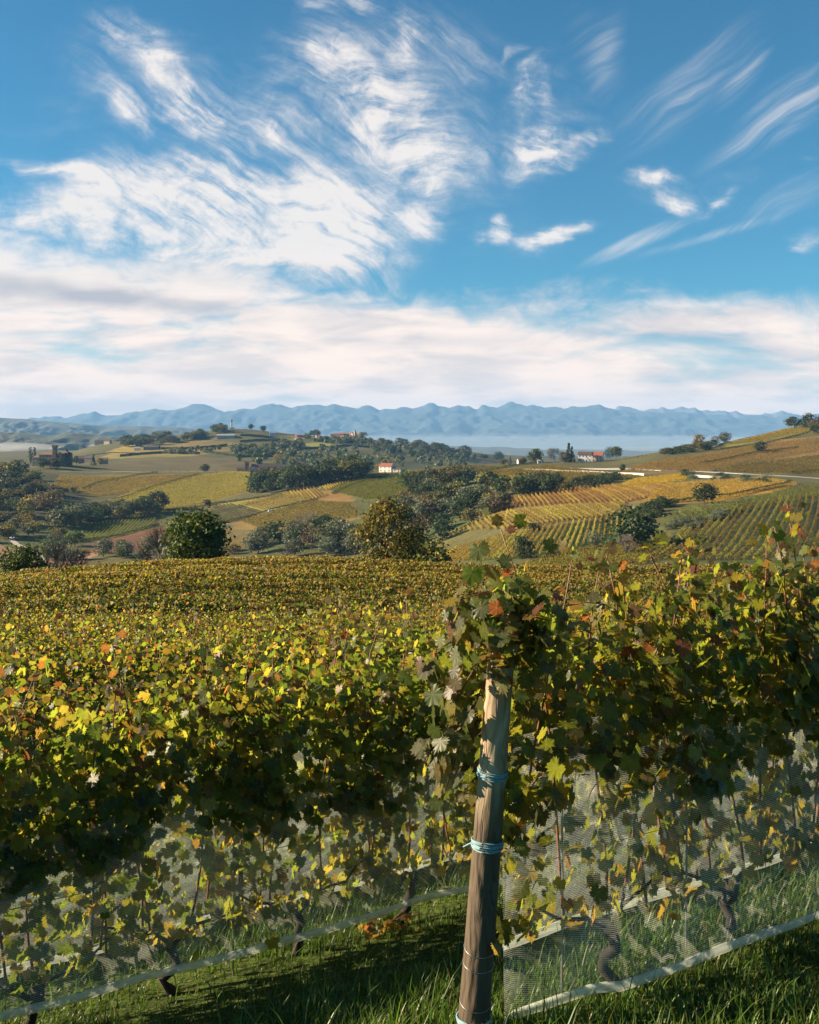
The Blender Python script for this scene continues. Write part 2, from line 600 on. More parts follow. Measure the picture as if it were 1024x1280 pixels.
def m_of(q):          # how far the vine rows turn away from the picture plane
    return 0.03 + 0.53 * np.exp(-np.maximum(np.asarray(q, float) - 5.2, 0) / 9.0)


def q_of(X, Y):
    q = np.array(Y, float)
    Xc = np.clip(X, -40, 40)
    for _ in range(12):
        q = 0.5 * q + 0.5 * (Y - Xc * m_of(q))
    return q


VINE_H = 1.45
GQ = np.array([-40, -6, 0, 3.27, 5.16, 8, 12, 18, 28, 40, 50, 65, 80, 130])
GZ = np.array([-1.0, -1.55, -1.70, -2.05, -2.53, -2.97, -3.65, -4.65, -6.15, -7.14, -7.95, -9.15, -10.8, -16.0])


def pchip(x, y, xi):
    h = np.diff(x)
    d = np.diff(y) / h
    m = np.zeros(len(x))
    m[0], m[-1] = d[0], d[-1]
    for i in range(1, len(x) - 1):
        if d[i - 1] * d[i] > 0:
            w1, w2 = 2 * h[i] + h[i - 1], h[i] + 2 * h[i - 1]
            m[i] = (w1 + w2) / (w1 / d[i - 1] + w2 / d[i])
    xi = np.clip(xi, x[0], x[-1])
    i = np.clip(np.searchsorted(x, xi) - 1, 0, len(x) - 2)
    t = (xi - x[i]) / h[i]
    return ((1 + 2 * t) * (1 - t) ** 2 * y[i] + t * (1 - t) ** 2 * h[i] * m[i] + t * t * (3 - 2 * t) * y[i + 1] + t * t * (t - 1) * h[i] * m[i + 1])


def z_near(X, Y):
    X = np.asarray(X, float)
    Y = np.asarray(Y, float)
    q = q_of(X, Y)
    z = pchip(GQ, GZ, q) + 0.015 * np.clip(X, -6, 6) * ss(Y, 30, 5)
    z = z - 0.0036 * np.clip(X + 8.5, -40, 13) ** 2 * ss(Y, 12, 58)
    return z


# far land: for each column of the photograph the distances at which its slopes are seen
COLS = {
    -400: [(95, 745), (140, 775), (220, 770), (330, 722), (420, 690), (520, 655), (700, 615), (850, 592), (1100, 580), (1500, 575), (2200, 568), (3400, 562)],
    0: [(95, 734), (130, 765), (210, 765), (330, 712), (380, 680), (450, 655), (620, 610), (800, 590), (880, 586), (1150, 586), (1500, 574), (2200, 569), (3400, 563)],
    64: [(95, 730), (130, 760), (210, 755), (330, 705), (400, 675), (470, 652), (620, 614), (800, 591), (900, 580), (960, 580), (1250, 585), (1600, 572), (2200, 568), (3400, 563)],
    128: [(95, 726), (130, 755), (210, 750), (330, 698), (420, 672), (480, 654), (600, 625), (720, 604), (830, 590), (950, 583), (1150, 580), (1500, 567), (1850, 555), (2100, 560), (3400, 563)],
    256: [(95, 716), (130, 745), (210, 735), (330, 692), (420, 664), (520, 640), (620, 618), (820, 590), (900, 590), (1100, 585), (1300, 573), (1550, 560), (1850, 540), (2100, 545), (3400, 563)],
    290: [(95, 714), (130, 743), (210, 733), (330, 692), (420, 662), (520, 636), (620, 614), (820, 590), (900, 590), (1100, 586), (1300, 575), (1550, 560), (1850, 536), (2100, 545), (3400, 563)],
    384: [(95, 711), (130, 735), (210, 728), (300, 694), (360, 668), (430, 642), (520, 618), (620, 601), (740, 593), (860, 600), (1100, 588), (1400, 570), (1650, 557), (1900, 544), (2150, 550), (3400, 564)],
    445: [(95, 713), (130, 733), (200, 722), (280, 694), (350, 665), (430, 635), (520, 612), (620, 593), (720, 590), (850, 598), (1100, 588), (1500, 568), (1950, 547), (2200, 553), (3400, 564)],
    512: [(95, 716), (130, 730), (190, 715), (260, 690), (330, 662), (400, 640), (500, 612), (620, 590), (720, 587), (850, 596), (1100, 588), (1500, 574), (2050, 556), (2300, 560), (3400, 565)],
    580: [(95, 718), (130, 725), (170, 706), (230, 680), (300, 655), (380, 632), (480, 606), (600, 585), (700, 582), (850, 592), (1200, 590), (1700, 578), (2150, 563), (2400, 566), (3400, 566)],
    640: [(95, 722), (125, 724), (160, 700), (210, 670), (270, 645), (340, 625), (430, 605), (560, 587), (640, 579), (760, 585), (1200, 600), (1700, 588), (2200, 576), (2500, 578), (3400, 569)],
    704: [(95, 728), (120, 726), (150, 702), (200, 668), (250, 642), (320, 620), (410, 602), (520, 588), (610, 578), (720, 586), (1200, 605), (1800, 595), (2400, 585), (3400, 572)],
    768: [(95, 732), (120, 724), (150, 700), (190, 672), (240, 640), (310, 615), (390, 601), (470, 588), (540, 581), (610, 573), (720, 582), (1200, 605), (2400, 585), (3400, 574)],
    832: [(95, 734), (120, 722), (145, 698), (185, 666), (230, 636), (300, 612), (380, 600), (450, 586), (530, 573), (620, 564), (720, 575), (1200, 605), (2400, 585), (3400, 574)],
    896: [(95, 734), (120, 720), (142, 696), (180, 660), (225, 632), (290, 615), (350, 603), (430, 590), (500, 576), (600, 561), (650, 556), (760, 568), (1200, 600), (2400, 585), (3400, 574)],
    960: [(95, 734), (118, 720), (140, 694), (178, 656), (225, 630), (290, 613), (350, 602), (420, 592), (500, 574), (600, 555), (670, 543), (780, 556), (1200, 595), (2400, 585), (3400, 574)],
    1024: [(95, 734), (118, 718), (138, 692), (175, 652), (225, 626), (290, 612), (340, 604), (410, 595), (490, 573), (600, 547), (690, 528), (800, 540), (1200, 590), (2400, 585), (3400, 574)],
    1440: [(95, 734), (118, 716), (138, 690), (175, 648), (225, 620), (290, 604), (340, 595), (410, 582), (490, 558), (600, 528), (700, 508), (850, 520), (1200, 570), (2400, 580), (3400, 574)],
}
def DM(d):      # table distances to metres
    return np.interp(d, [95, 130, 140, 240, 310, 400, 610, 850, 1200, 1900, 2400, 3400], [95, 200, 330, 500, 600, 720, 1000, 1250, 1560, 2300, 2850, 3400])


COLS = {c: [(float(DM(d)), y) for d, y in l] for c, l in COLS.items()}
TD = np.concatenate([np.arange(95, 1300, 2.0), np.exp(np.linspace(math.log(1300), math.log(3400), 220))])
TP = np.arange(-400, 1441, 4.0)
_cp = sorted(COLS)
_T = np.array([pchip(np.array([k[0] for k in COLS[c]], float), np.array([(HY - k[1]) / F * k[0] for k in COLS[c]]), TD) for c in _cp])
TAB = np.zeros((len(TP), len(TD)))
for _j in range(len(TD)):
    TAB[:, _j] = pchip(np.array(_cp, float), _T[:, _j], TP)
for _ in range(3):      # soften the ribs between the columns
    TAB[2:-2] = (TAB[:-4] + TAB[1:-3] + TAB[2:-2] + TAB[3:-1] + TAB[4:]) / 5
_r = np.random.default_rng(3)


def vnoise(x, y, seed=0):
    """Smooth value noise in -1..1."""
    xi, yi = np.floor(x).astype(np.int64), np.floor(y).astype(np.int64)
    fx, fy = x - xi, y - yi
    fx, fy = fx * fx * (3 - 2 * fx), fy * fy * (3 - 2 * fy)

    def h(a, b):
        n = (a * 374761393 + b * 668265263 + seed * 974634777) & 0xffffffff
        n = ((n ^ (n >> 13)) * 1274126177) & 0xffffffff
        return ((n ^ (n >> 16)) & 0xffff) / 32767.5 - 1
    return (h(xi, yi) * (1 - fx) + h(xi + 1, yi) * fx) * (1 - fy) + (h(xi, yi + 1) * (1 - fx) + h(xi + 1, yi + 1) * fx) * fy


def fbm(x, y, oct=4, seed=0, gain=0.5):
    t, a, s = 0, 1.0, 0
    for o in range(oct):
        t = t + a * vnoise(x * 2 ** o, y * 2 ** o, seed + o)
        s += a
        a *= gain
    return t / s


def z_far(px, Y):
    a = np.clip((np.asarray(px, float) - TP[0]) / 4.0, 0, len(TP) - 1.001)
    i = a.astype(int)
    fa = a - i
    b = np.interp(np.clip(Y, 95, 3400), TD, np.arange(len(TD)))
    j = np.minimum(b.astype(int), len(TD) - 2)
    fb = b - j
    z = (TAB[i, j] * (1 - fa) + TAB[i + 1, j] * fa) * (1 - fb) + (TAB[i, j + 1] * (1 - fa) + TAB[i + 1, j + 1] * fa) * fb
    return z


def zg(X, Y):
    X, Y = np.broadcast_arrays(np.asarray(X, float), np.asarray(Y, float))
    w = ss(Y, 70, 98)
    px = 512 + F * X / np.maximum(Y, 20)
    zf = z_far(px, Y) + 1.6 * fbm(X / 70, Y / 70, 3, 5) * ss(Y, 250, 600) * ss(Y, 3400, 1500)
    return z_near(X, np.minimum(Y, 110)) * (1 - w) + zf * w


_HD = np.concatenate([np.arange(106, 1300, 1.0), np.exp(np.linspace(math.log(1300), math.log(3400), 1000))])


def hit(px, py, dmin=106):
    """The point of the far land that the photograph shows at this pixel."""
    d = _HD[_HD >= (DM(dmin) if dmin > 110 else dmin)]
    X = (px - 512) / F * d
    z = zg(X, d)
    ray = (HY - py) / F * d
    k = np.nonzero(z >= ray)[0]
    i = k[0] if len(k) else int(np.argmin(ray - z))
    return np.array([X[i], d[i], z[i]])


def hits(l, dmin=106):
    return np.array([hit(x, y, dmin) for x, y in l])


def inside(poly, x, y):
    poly = np.asarray(poly)
    c = np.zeros(np.shape(x), bool)
    j = len(poly) - 1
    for i in range(len(poly)):
        xi, yi, xj, yj = *poly[i][:2], *poly[j][:2]
        if yi != yj:
            c ^= ((yi > y) != (yj > y)) & (x < (xj - xi) * (y - yi) / (yj - yi) + xi)
        j = i
    return c


# ------------------------------------------------------------------ the ground, one sheet
FIELDS = [   # outline in the photograph, crop or soil colour, distance range
    ([(-60, 720), (60, 700), (220, 690), (330, 690), (440, 690), (560, 690), (640, 640), (560, 620), (470, 620), (440, 640), (330, 655), (200, 660), (90, 690), (40, 640), (-60, 600)], (.075, .085, .030), 200, 560),
    ([(-60, 690), (60, 655), (110, 625), (70, 590), (-60, 585)], (.06, .06, .025), 300, 800),
    ([(60, 612), (75, 594), (262, 592), (195, 610), (130, 622)], (.135, .100, .030), 500, 860),
    ([(96, 640), (170, 612), (262, 592), (330, 592), (318, 612), (250, 632), (180, 642)], (.165, .128, .034), 400, 860),
    ([(76, 676), (80, 655), (120, 651), (196, 641), (192, 660), (140, 672)], (.105, .115, .030), 300, 560),
    ([(100, 690), (130, 674), (195, 660), (240, 655), (215, 680), (150, 694)], (.115, .060, .032), 300, 520),
    ([(45, 706), (60, 694), (128, 690), (100, 706)], (.22, .13, .085), 300, 420),
    ([(-20, 712), (-20, 674), (18, 686), (12, 704)], (.22, .13, .085), 300, 440),
    ([(255, 646), (262, 632), (300, 630), (335, 642), (300, 655), (272, 656)], (.16, .10, .045), 400, 620),
    ([(262, 632), (350, 618), (392, 622), (335, 642), (300, 632)], (.20, .17, .035), 400, 620),
    ([(290, 655), (395, 625), (440, 630), (455, 648), (390, 660), (330, 668), (290, 662)], (.165, .115, .034), 380, 620),
    ([(272, 660), (310, 662), (340, 672), (300, 688), (278, 680)], (.115, .090, .030), 300, 450),
    ([(352, 617), (395, 609), (412, 622), (390, 625)], (.21, .15, .032), 480, 640),
    ([(384, 627), (392, 618), (410, 612), (436, 618), (452, 632), (420, 634)], (.19, .115, .038), 460, 640),
    ([(400, 610), (420, 602), (485, 594), (522, 603), (520, 618), (455, 626), (425, 616)], (.095, .110, .028), 450, 700),
    ([(482, 594), (520, 588), (600, 582), (640, 586), (600, 596), (540, 604), (520, 604)], (.165, .150, .030), 480, 740),
    ([(590, 600), (612, 589), (690, 582), (780, 594), (815, 597), (770, 601), (716, 606), (700, 614), (640, 612), (600, 612)], (.150, .150, .028), 380, 640),
    ([(600, 606), (640, 594), (690, 598), (670, 608), (630, 612)], (.27, .19, .030), 400, 620),
    ([(535, 700), (560, 690), (640, 667), (760, 648), (800, 646), (792, 672), (640, 702)], (.060, .085, .022), 100, 320),
    ([(520, 685), (590, 655), (650, 648), (640, 662), (560, 688)], (.100, .092, .034), 150, 420),
    ([(585, 655), (650, 636), (790, 626), (782, 648), (700, 655), (640, 664)], (.105, .080, .028), 150, 420),
    ([(570, 650), (640, 622), (720, 608), (830, 604), (850, 620), (780, 632), (640, 640)], (.145, .090, .032), 200, 480),
    ([(770, 610), (790, 600), (860, 592), (866, 597), (800, 612)], (.34, .25, .030), 280, 520),
    ([(800, 632), (830, 604), (960, 596), (1000, 606), (950, 616), (880, 632)], (.19, .115, .036), 240, 480),
    ([(860, 625), (910, 607), (990, 605), (985, 612), (900, 626)], (.27, .15, .03), 240, 420),
    ([(800, 672), (850, 636), (980, 612), (1100, 600), (1100, 625), (940, 640)], (.085, .100, .028), 140, 420),
    ([(800, 700), (850, 662), (960, 632), (1200, 615), (1200, 710)], (.050, .062, .022), 100, 320),
    ([(770, 594), (800, 580), (870, 570), (940, 556), (1100, 540), (1100, 595), (900, 590)], (.150, .105, .036), 380, 760),
    ([(880, 592), (930, 578), (1100, 566), (1100, 592)], (.145, .120, .036), 380, 640),
    ([(900, 556), (960, 541), (1012, 530), (1018, 540), (960, 550), (905, 560)], (.16, .150, .030), 560, 760),
    ([(898, 556), (960, 540), (992, 532), (994, 536), (950, 547)], (.36, .25, .03), 560, 760),
    ([(950, 552), (1100, 538), (1100, 566), (960, 565)], (.18, .12, .045), 480, 760),
    # the hill behind
    ([(95, 590), (160, 575), (240, 570), (340, 578), (320, 590)], (.105, .085, .035), 900, 1350),
    ([(120, 574), (160, 558), (240, 552), (310, 560), (240, 570)], (.190, .150, .040), 1250, 1900),
    ([(130, 566), (160, 556), (180, 554), (170, 564)], (.26, .19, .045), 1300, 1900),
    ([(200, 556), (290, 546), (345, 550), (320, 560), (260, 562)], (.155, .115, .042), 1400, 1950),
    ([(240, 548), (300, 537), (440, 552), (520, 562), (470, 572), (360, 560)], (.090, .085, .034), 1450, 2300),
    ([(372, 556), (400, 552), (420, 556), (400, 560)], (.20, .19, .045), 1450, 2100),
    ([(330, 547), (360, 544), (385, 548), (360, 552)], (.18, .16, .045), 1450, 2100),
    ([(300, 590), (420, 572), (600, 580), (680, 590), (420, 600)], (.055, .062, .028), 900, 1700),
    ([(540, 578), (580, 570), (640, 576), (600, 584)], (.12, .105, .05), 1500, 2500),
]
Yr = np.concatenate([np.arange(-14, 12, 0.5), np.arange(12, 95, 1.2), np.arange(95, 1300, 2.4), np.exp(np.linspace(math.log(1300), math.log(3400), 150))])
Pc = np.arange(-400, 1425, 4.5)
PP, YY = np.meshgrid(Pc, Yr)
XX = (PP - 512) / F * np.maximum(YY + 14 * ss(YY, 60, 10), 14)
ZZ = zg(XX, YY)
pxv = 512 + F * XX / np.maximum(YY, 1)
pyv = HY - F * ZZ / np.maximum(YY, 1)
base = np.array([.085, .080, .030])
GC = np.tile(base, (*XX.shape, 1)).astype(float)
jx = 2.2 * fbm(XX / 9, YY / 9, 2, 41) * np.minimum(1, 200 / np.maximum(YY, 1)) * 2
for poly, c, d0, d1 in FIELDS:
    GC[inside(poly, pxv + jx, pyv + 0.5 * jx) & (YY > DM(d0)) & (YY < DM(d1))] = c
nearm = (ss(YY, 92, 80))[..., None]
GC = GC * (1 - nearm) + np.array([.048, .070, .016]) * nearm
mot = 1 + 0.28 * fbm(XX / 30, YY / 30, 4, 11) + 0.18 * fbm(XX / 6, YY / 6, 2, 21)
GC = GC * mot[..., None]
warm = fbm(XX / 22, YY / 22, 3, 31)[..., None]
GC = np.clip(GC * (1 + warm * np.array([.16, .0, -.10])), .004, .6)
nr, nc = XX.shape
ii = (np.arange(nr - 1)[:, None] * nc + np.arange(nc - 1)[None]).ravel()
gm, gg, gb = material('earth_and_crops')
ca = gg.node('ShaderNodeAttribute', attribute_name='Col').outputs['Color']
gco = gg.node('ShaderNodeTexCoord').outputs['Object']
gn1 = gg.noise(gco, 0.55, 6, 0.7)
gn2 = gg.noise(gco, 6.0, 5, 0.65)
gcol = gg.mix(1.0, ca, gg.ramp(gn1, [(.25, (.55, .60, .50)), (.5, (1, 1, 1)), (.75, (1.4, 1.3, 1.25))]), 'MULTIPLY')
gcol = gg.mix(1.0, gcol, gg.ramp(gn2, [(.3, (.75, .75, .75)), (.7, (1.2, 1.2, 1.2))]), 'MULTIPLY')
gg.put(gb.inputs['Base Color'], gcol)
gb.inputs['Roughness'].default_value = 0.95
gb.inputs['Specular IOR Level'].default_value = 0.1
gbn = gg.node('ShaderNodeBump')
gbn.inputs['Strength'].default_value = 0.8
gbn.inputs['Distance'].default_value = 0.5
gg.put(gbn.inputs['Height'], gn1)
gg.l.new(gbn.outputs[0], gb.inputs['Normal'])
struct(MB().add(np.stack([XX, YY, ZZ], -1), np.stack([ii, ii + 1, ii + nc + 1, ii + nc], -1), GC.reshape(-1, 3)).build('ground', gm, smooth=True))

# the plain beyond
pm = plain('plain_fields', (.10, .10, .06), 0.95, 0.5, 0.004)
struct(MB().add(*box(-29000, 29000, 3000, 21500, -172, -171)).build('plain', pm))


def ridge_sheet(name, prof, d0, d1, z0, amp, seed, col, fr=900.0, gain=0.55, sharp=True, px0=-900, px1=1900, dpx=2.5, rows=120, label=None):
    """A range of hills: crest height read from a profile, slopes cut by gullies."""
    P = np.arange(px0, px1, dpx)
    T = np.linspace(0, 1, rows)
    PPm, TT = np.meshgrid(P, T)
    dc = d0 + 0.62 * (d1 - d0)
    Y = d0 + (d1 - d0) * TT
    X = (PPm - 512) / F * dc * (0.75 + 0.25 * Y / dc)
    ex = HY - np.interp(P, [p for p, _ in prof], [y for _, y in prof])
    crest = ex / F * dc
    shape = np.interp(TT, [0, .25, .45, .62, .78, 1.0], [0, .20, .55, 1.0, .55, .0])
    n = fbm(X / fr, Y / fr, 5, seed, gain)
    if sharp:
        n = 1 - 2 * np.abs(n) - .35
    edge = shape * (1 - shape) * 4
    kn = np.ones(41) / 41
    cs = np.convolve(np.pad(crest, 20, 'edge'), kn, 'valid') if sharp else crest
    crest_b = cs[None] + (crest - cs)[None] * shape ** 5
    Z = z0 + (crest_b - z0) * np.clip(shape + amp * n * (edge * .8 + .05), 0, 1.03)
    Z = np.minimum(Z, np.maximum(crest[None] + 0 * Z, z0))
    k = len(P)
    q = (np.arange(rows - 1)[:, None] * k + np.arange(k - 1)[None]).ravel()
    mm = plain(name + '_slopes', col, 0.95, 0.35, 2.0 / fr)
    o = MB().add(np.stack([X, Y, Z], -1), np.stack([q, q + 1, q + k + 1, q + k], -1)).build(name, mm, smooth=True)
    struct(o)
    return o


RIDGE = [(-900, 520), (-200, 526), (0, 525), (60, 521), (100, 517), (118, 514), (130, 519), (160, 515), (190, 511), (215, 513), (245, 504), (262, 507), (290, 514), (320, 510), (350, 505), (372, 507), (400, 506), (430, 508), (455, 507), (480, 511), (500, 509), (515, 511),
         (530, 507), (538, 503), (550, 508), (562, 510), (572, 506), (585, 507), (598, 511), (604, 505), (622, 510), (632, 505), (638, 501), (646, 505), (658, 508), (668, 506), (680, 510), (695, 508), (705, 511), (715, 507), (722, 509), (735, 507), (748, 505), (762, 510), (775, 513), (800, 516), (812, 513), (830, 516),
         (845, 514), (870, 516), (890, 518), (915, 521), (940, 519), (960, 521), (985, 516), (1010, 520), (1100, 522), (1300, 515), (1900, 525)]
_px = np.arange(-900, 1900, 3.0)


def jagged(prof, seed, k):
    """Break the straight runs of a crest again and again, as weather breaks rock."""
    r = np.random.default_rng(seed)
    x, y = np.array([p for p, _ in prof], float), np.array([q for _, q in prof], float)
    for _ in range(4):
        L_ = np.minimum(np.diff(x), 40)
        xm = x[:-1] + np.diff(x) * r.uniform(.35, .65, len(x) - 1)
        ym = np.interp(xm, x, y) + r.normal(0, 1, len(xm)) * L_ * k
        x, y = np.insert(x, np.arange(1, len(x)), xm), np.insert(y, np.arange(1, len(y)), ym)
    return np.interp(_px, x, y)


_py = jagged(RIDGE, 4, .075)
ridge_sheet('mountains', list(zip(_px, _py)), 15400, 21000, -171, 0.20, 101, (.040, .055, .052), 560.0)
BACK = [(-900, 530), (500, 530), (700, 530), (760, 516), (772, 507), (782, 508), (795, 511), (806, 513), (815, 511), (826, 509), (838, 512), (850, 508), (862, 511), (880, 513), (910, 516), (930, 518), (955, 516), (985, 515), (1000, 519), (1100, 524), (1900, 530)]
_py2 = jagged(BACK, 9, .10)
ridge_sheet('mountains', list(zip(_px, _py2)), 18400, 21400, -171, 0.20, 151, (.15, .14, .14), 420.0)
HILLB = [(-900, 520), (-100, 520), (0, 522), (40, 525), (90, 529), (140, 532), (180, 532), (230, 535), (300, 540), (400, 549), (520, 556), (700, 562), (1900, 575)]
_py3 = np.interp(_px, [p for p, _ in HILLB], [y for _, y in HILLB]) - 1.6 * fbm(_px / 30, _px * 0 + 1.5, 4, 25)
ridge_sheet('hills', list(zip(_px, _py3)), 7400, 9600, -171, 0.35, 33, (.060, .070, .050), 300.0)
HILLA = [(-900, 536), (-60, 537), (0, 540), (30, 542), (60, 544), (90, 541), (130, 543), (170, 546), (220, 549), (300, 556), (400, 562), (600, 569), (1900, 580)]
_py4 = np.interp(_px, [p for p, _ in HILLA], [y for _, y in HILLA]) - 1.7 * fbm(_px / 14, _px * 0 + 8.5, 4, 15)
ridge_sheet('hills', list(zip(_px, _py4)), 3450, 4400, -120, 0.3, 63, (.045, .055, .035), 160.0)

# ------------------------------------------------------------------ the air
HAZE_D = 0.46e-4
hm = bpy.data.materials.new('haze_air')
hm.use_nodes = True
hg = G(hm.node_tree)
hg.n.remove(hg.n['Principled BSDF'])
pv = hg.node('ShaderNodeVolumePrincipled')
pv.inputs['Color'].default_value = (.26, .55, .98, 1)
pv.inputs['Density'].default_value = HAZE_D
pv.inputs['Anisotropy'].default_value = 0.0
hg.l.new(pv.outputs[0], hg.n['Material Output'].inputs['Volume'])
struct(MB().add(*box(-30000, 30000, -400, 21600, -174, 740)).build('haze', hm), 'stuff', 'thin blue autumn haze lying over the hills and plain', 'haze')

mm_ = bpy.data.materials.new('mist_air')
mm_.use_nodes = True
mg = G(mm_.node_tree)
mg.n.remove(mg.n['Principled BSDF'])
pv2 = mg.node('ShaderNodeVolumePrincipled')
pv2.inputs['Color'].default_value = (.97, .97, .97, 1)
pv2.inputs['Density'].default_value = 0.0018
mg.l.new(pv2.outputs[0], mg.n['Material Output'].inputs['Volume'])


def mist(px, py, d, lx, ly, lz, label, seed):
    """A bank of mist with a lumpy top."""
    nu, nv = 40, 18
    th = np.linspace(0, 2 * PI, nu, endpoint=False)
    ph = np.linspace(-PI / 2 + .05, PI / 2 - .05, nv)
    A, B = np.meshgrid(th, ph)
    r = 1 + 0.28 * fbm(np.cos(A) * 2 + 5, np.sin(A) * 2 + B * 1.3, 4, seed)
    x, y, z = np.cos(A) * np.cos(B) * lx * r, np.sin(A) * np.cos(B) * ly * r, np.sin(B) * lz * r
    i = np.arange(nv - 1)[:, None] * nu
    j = np.arange(nu)[None]
    q = np.stack([i + j, i + (j + 1) % nu, i + nu + (j + 1) % nu, i + nu + j], -1).reshape(-1, 4)
    o = MB().add(np.stack([x, y, z], -1), [q, np.arange(nu)[None, ::-1], (np.arange(nu) + (nv - 1) * nu)[None]]).build('mist', mm_, loc=((px - 512) / F * d, d, (HY - py) / F * d), smooth=True)
    struct(o, 'stuff', label, 'mist')


mist(5, 559, 2700, 120, 180, 13, 'white mist bank in the valley behind the dark poplars', 1)
mist(150, 557, 2750, 90, 120, 10, 'small white mist bank behind the pale farmhouse on the ridge', 2)
pv3 = None
mist(-160, 559, 2900, 260, 150, 13, 'white mist bank at the foot of the blue hills', 3)

m3_ = mm_.copy()
m3_.name = 'low_mist'
for n_ in m3_.node_tree.nodes:
    if n_.type == 'PRINCIPLED_VOLUME':
        n_.inputs['Density'].default_value = 0.00004
        n_.inputs['Color'].default_value = (.80, .92, 1.0, 1)
mm_ = m3_
mist(620, 545 + 171 / 13000 * 1244, 13000, 14000, 6500, 190, 'wide pale mist lying on the plain at the foot of the mountains', 4)

# ------------------------------------------------------------------ roads
M_road = plain('asphalt', (.17, .165, .16), 0.85, 0.2, 0.8)
M_track = plain('pale_gravel', (.34, .30, .25), 0.95, 0.25, 0.6)


def road(name, pts, width, m, label=None, lift=0.12):
    P = hits(pts) if not isinstance(pts, np.ndarray) else pts
    s = np.concatenate([[0], np.cumsum(np.linalg.norm(np.diff(P[:, :2], axis=0), axis=1))])
    t = np.arange(0, s[-1], 3.0)
    x, y = np.interp(t, s, P[:, 0]), np.interp(t, s, P[:, 1])
    dx, dy = np.gradient(x), np.gradient(y)
    L = np.hypot(dx, dy) + 1e-9
    nx, ny = -dy / L * width / 2, dx / L * width / 2
    zc = np.maximum(np.maximum(zg(x, y), zg(x + nx, y + ny)), zg(x - nx, y - ny)) + lift
    v = np.concatenate([np.stack([x + nx, y + ny, zc], -1), np.stack([x - nx, y - ny, zc], -1), np.stack([x + nx * 1.2, y + ny * 1.2, zc - .8], -1), np.stack([x - nx * 1.2, y - ny * 1.2, zc - .8], -1)])
    n = len(t)
    i = np.arange(n - 1)
    o = MB().add(v, [np.stack([i, i + 1, i + n + 1, i + n], -1), np.stack([i + 2 * n, i + 2 * n + 1, i + 1, i], -1), np.stack([i + n, i + n + 1, i + 3 * n + 1, i + 3 * n], -1)]).build(name, m)
    struct(o)
    return o


road('road', [(640, 586), (700, 584), (760, 586), (830, 588), (860, 589), (900, 590), (960, 594), (1024, 598), (1100, 602)], 6.0, M_road)
road('road', [(18, 668), (14, 674), (22, 681), (36, 688), (50, 694), (60, 700)], 3.5, M_track)
road('road', [(75, 590), (140, 590), (200, 590), (260, 590), (310, 591)], 5.0, M_track)
road('road', [(884, 562), (892, 558), (900, 556)], 3.0, M_track)


# ------------------------------------------------------------------ the near vineyard: vines with their own leaves
def rot_rand(n, r):
    return unit(r.normal(size=(n, 3)))


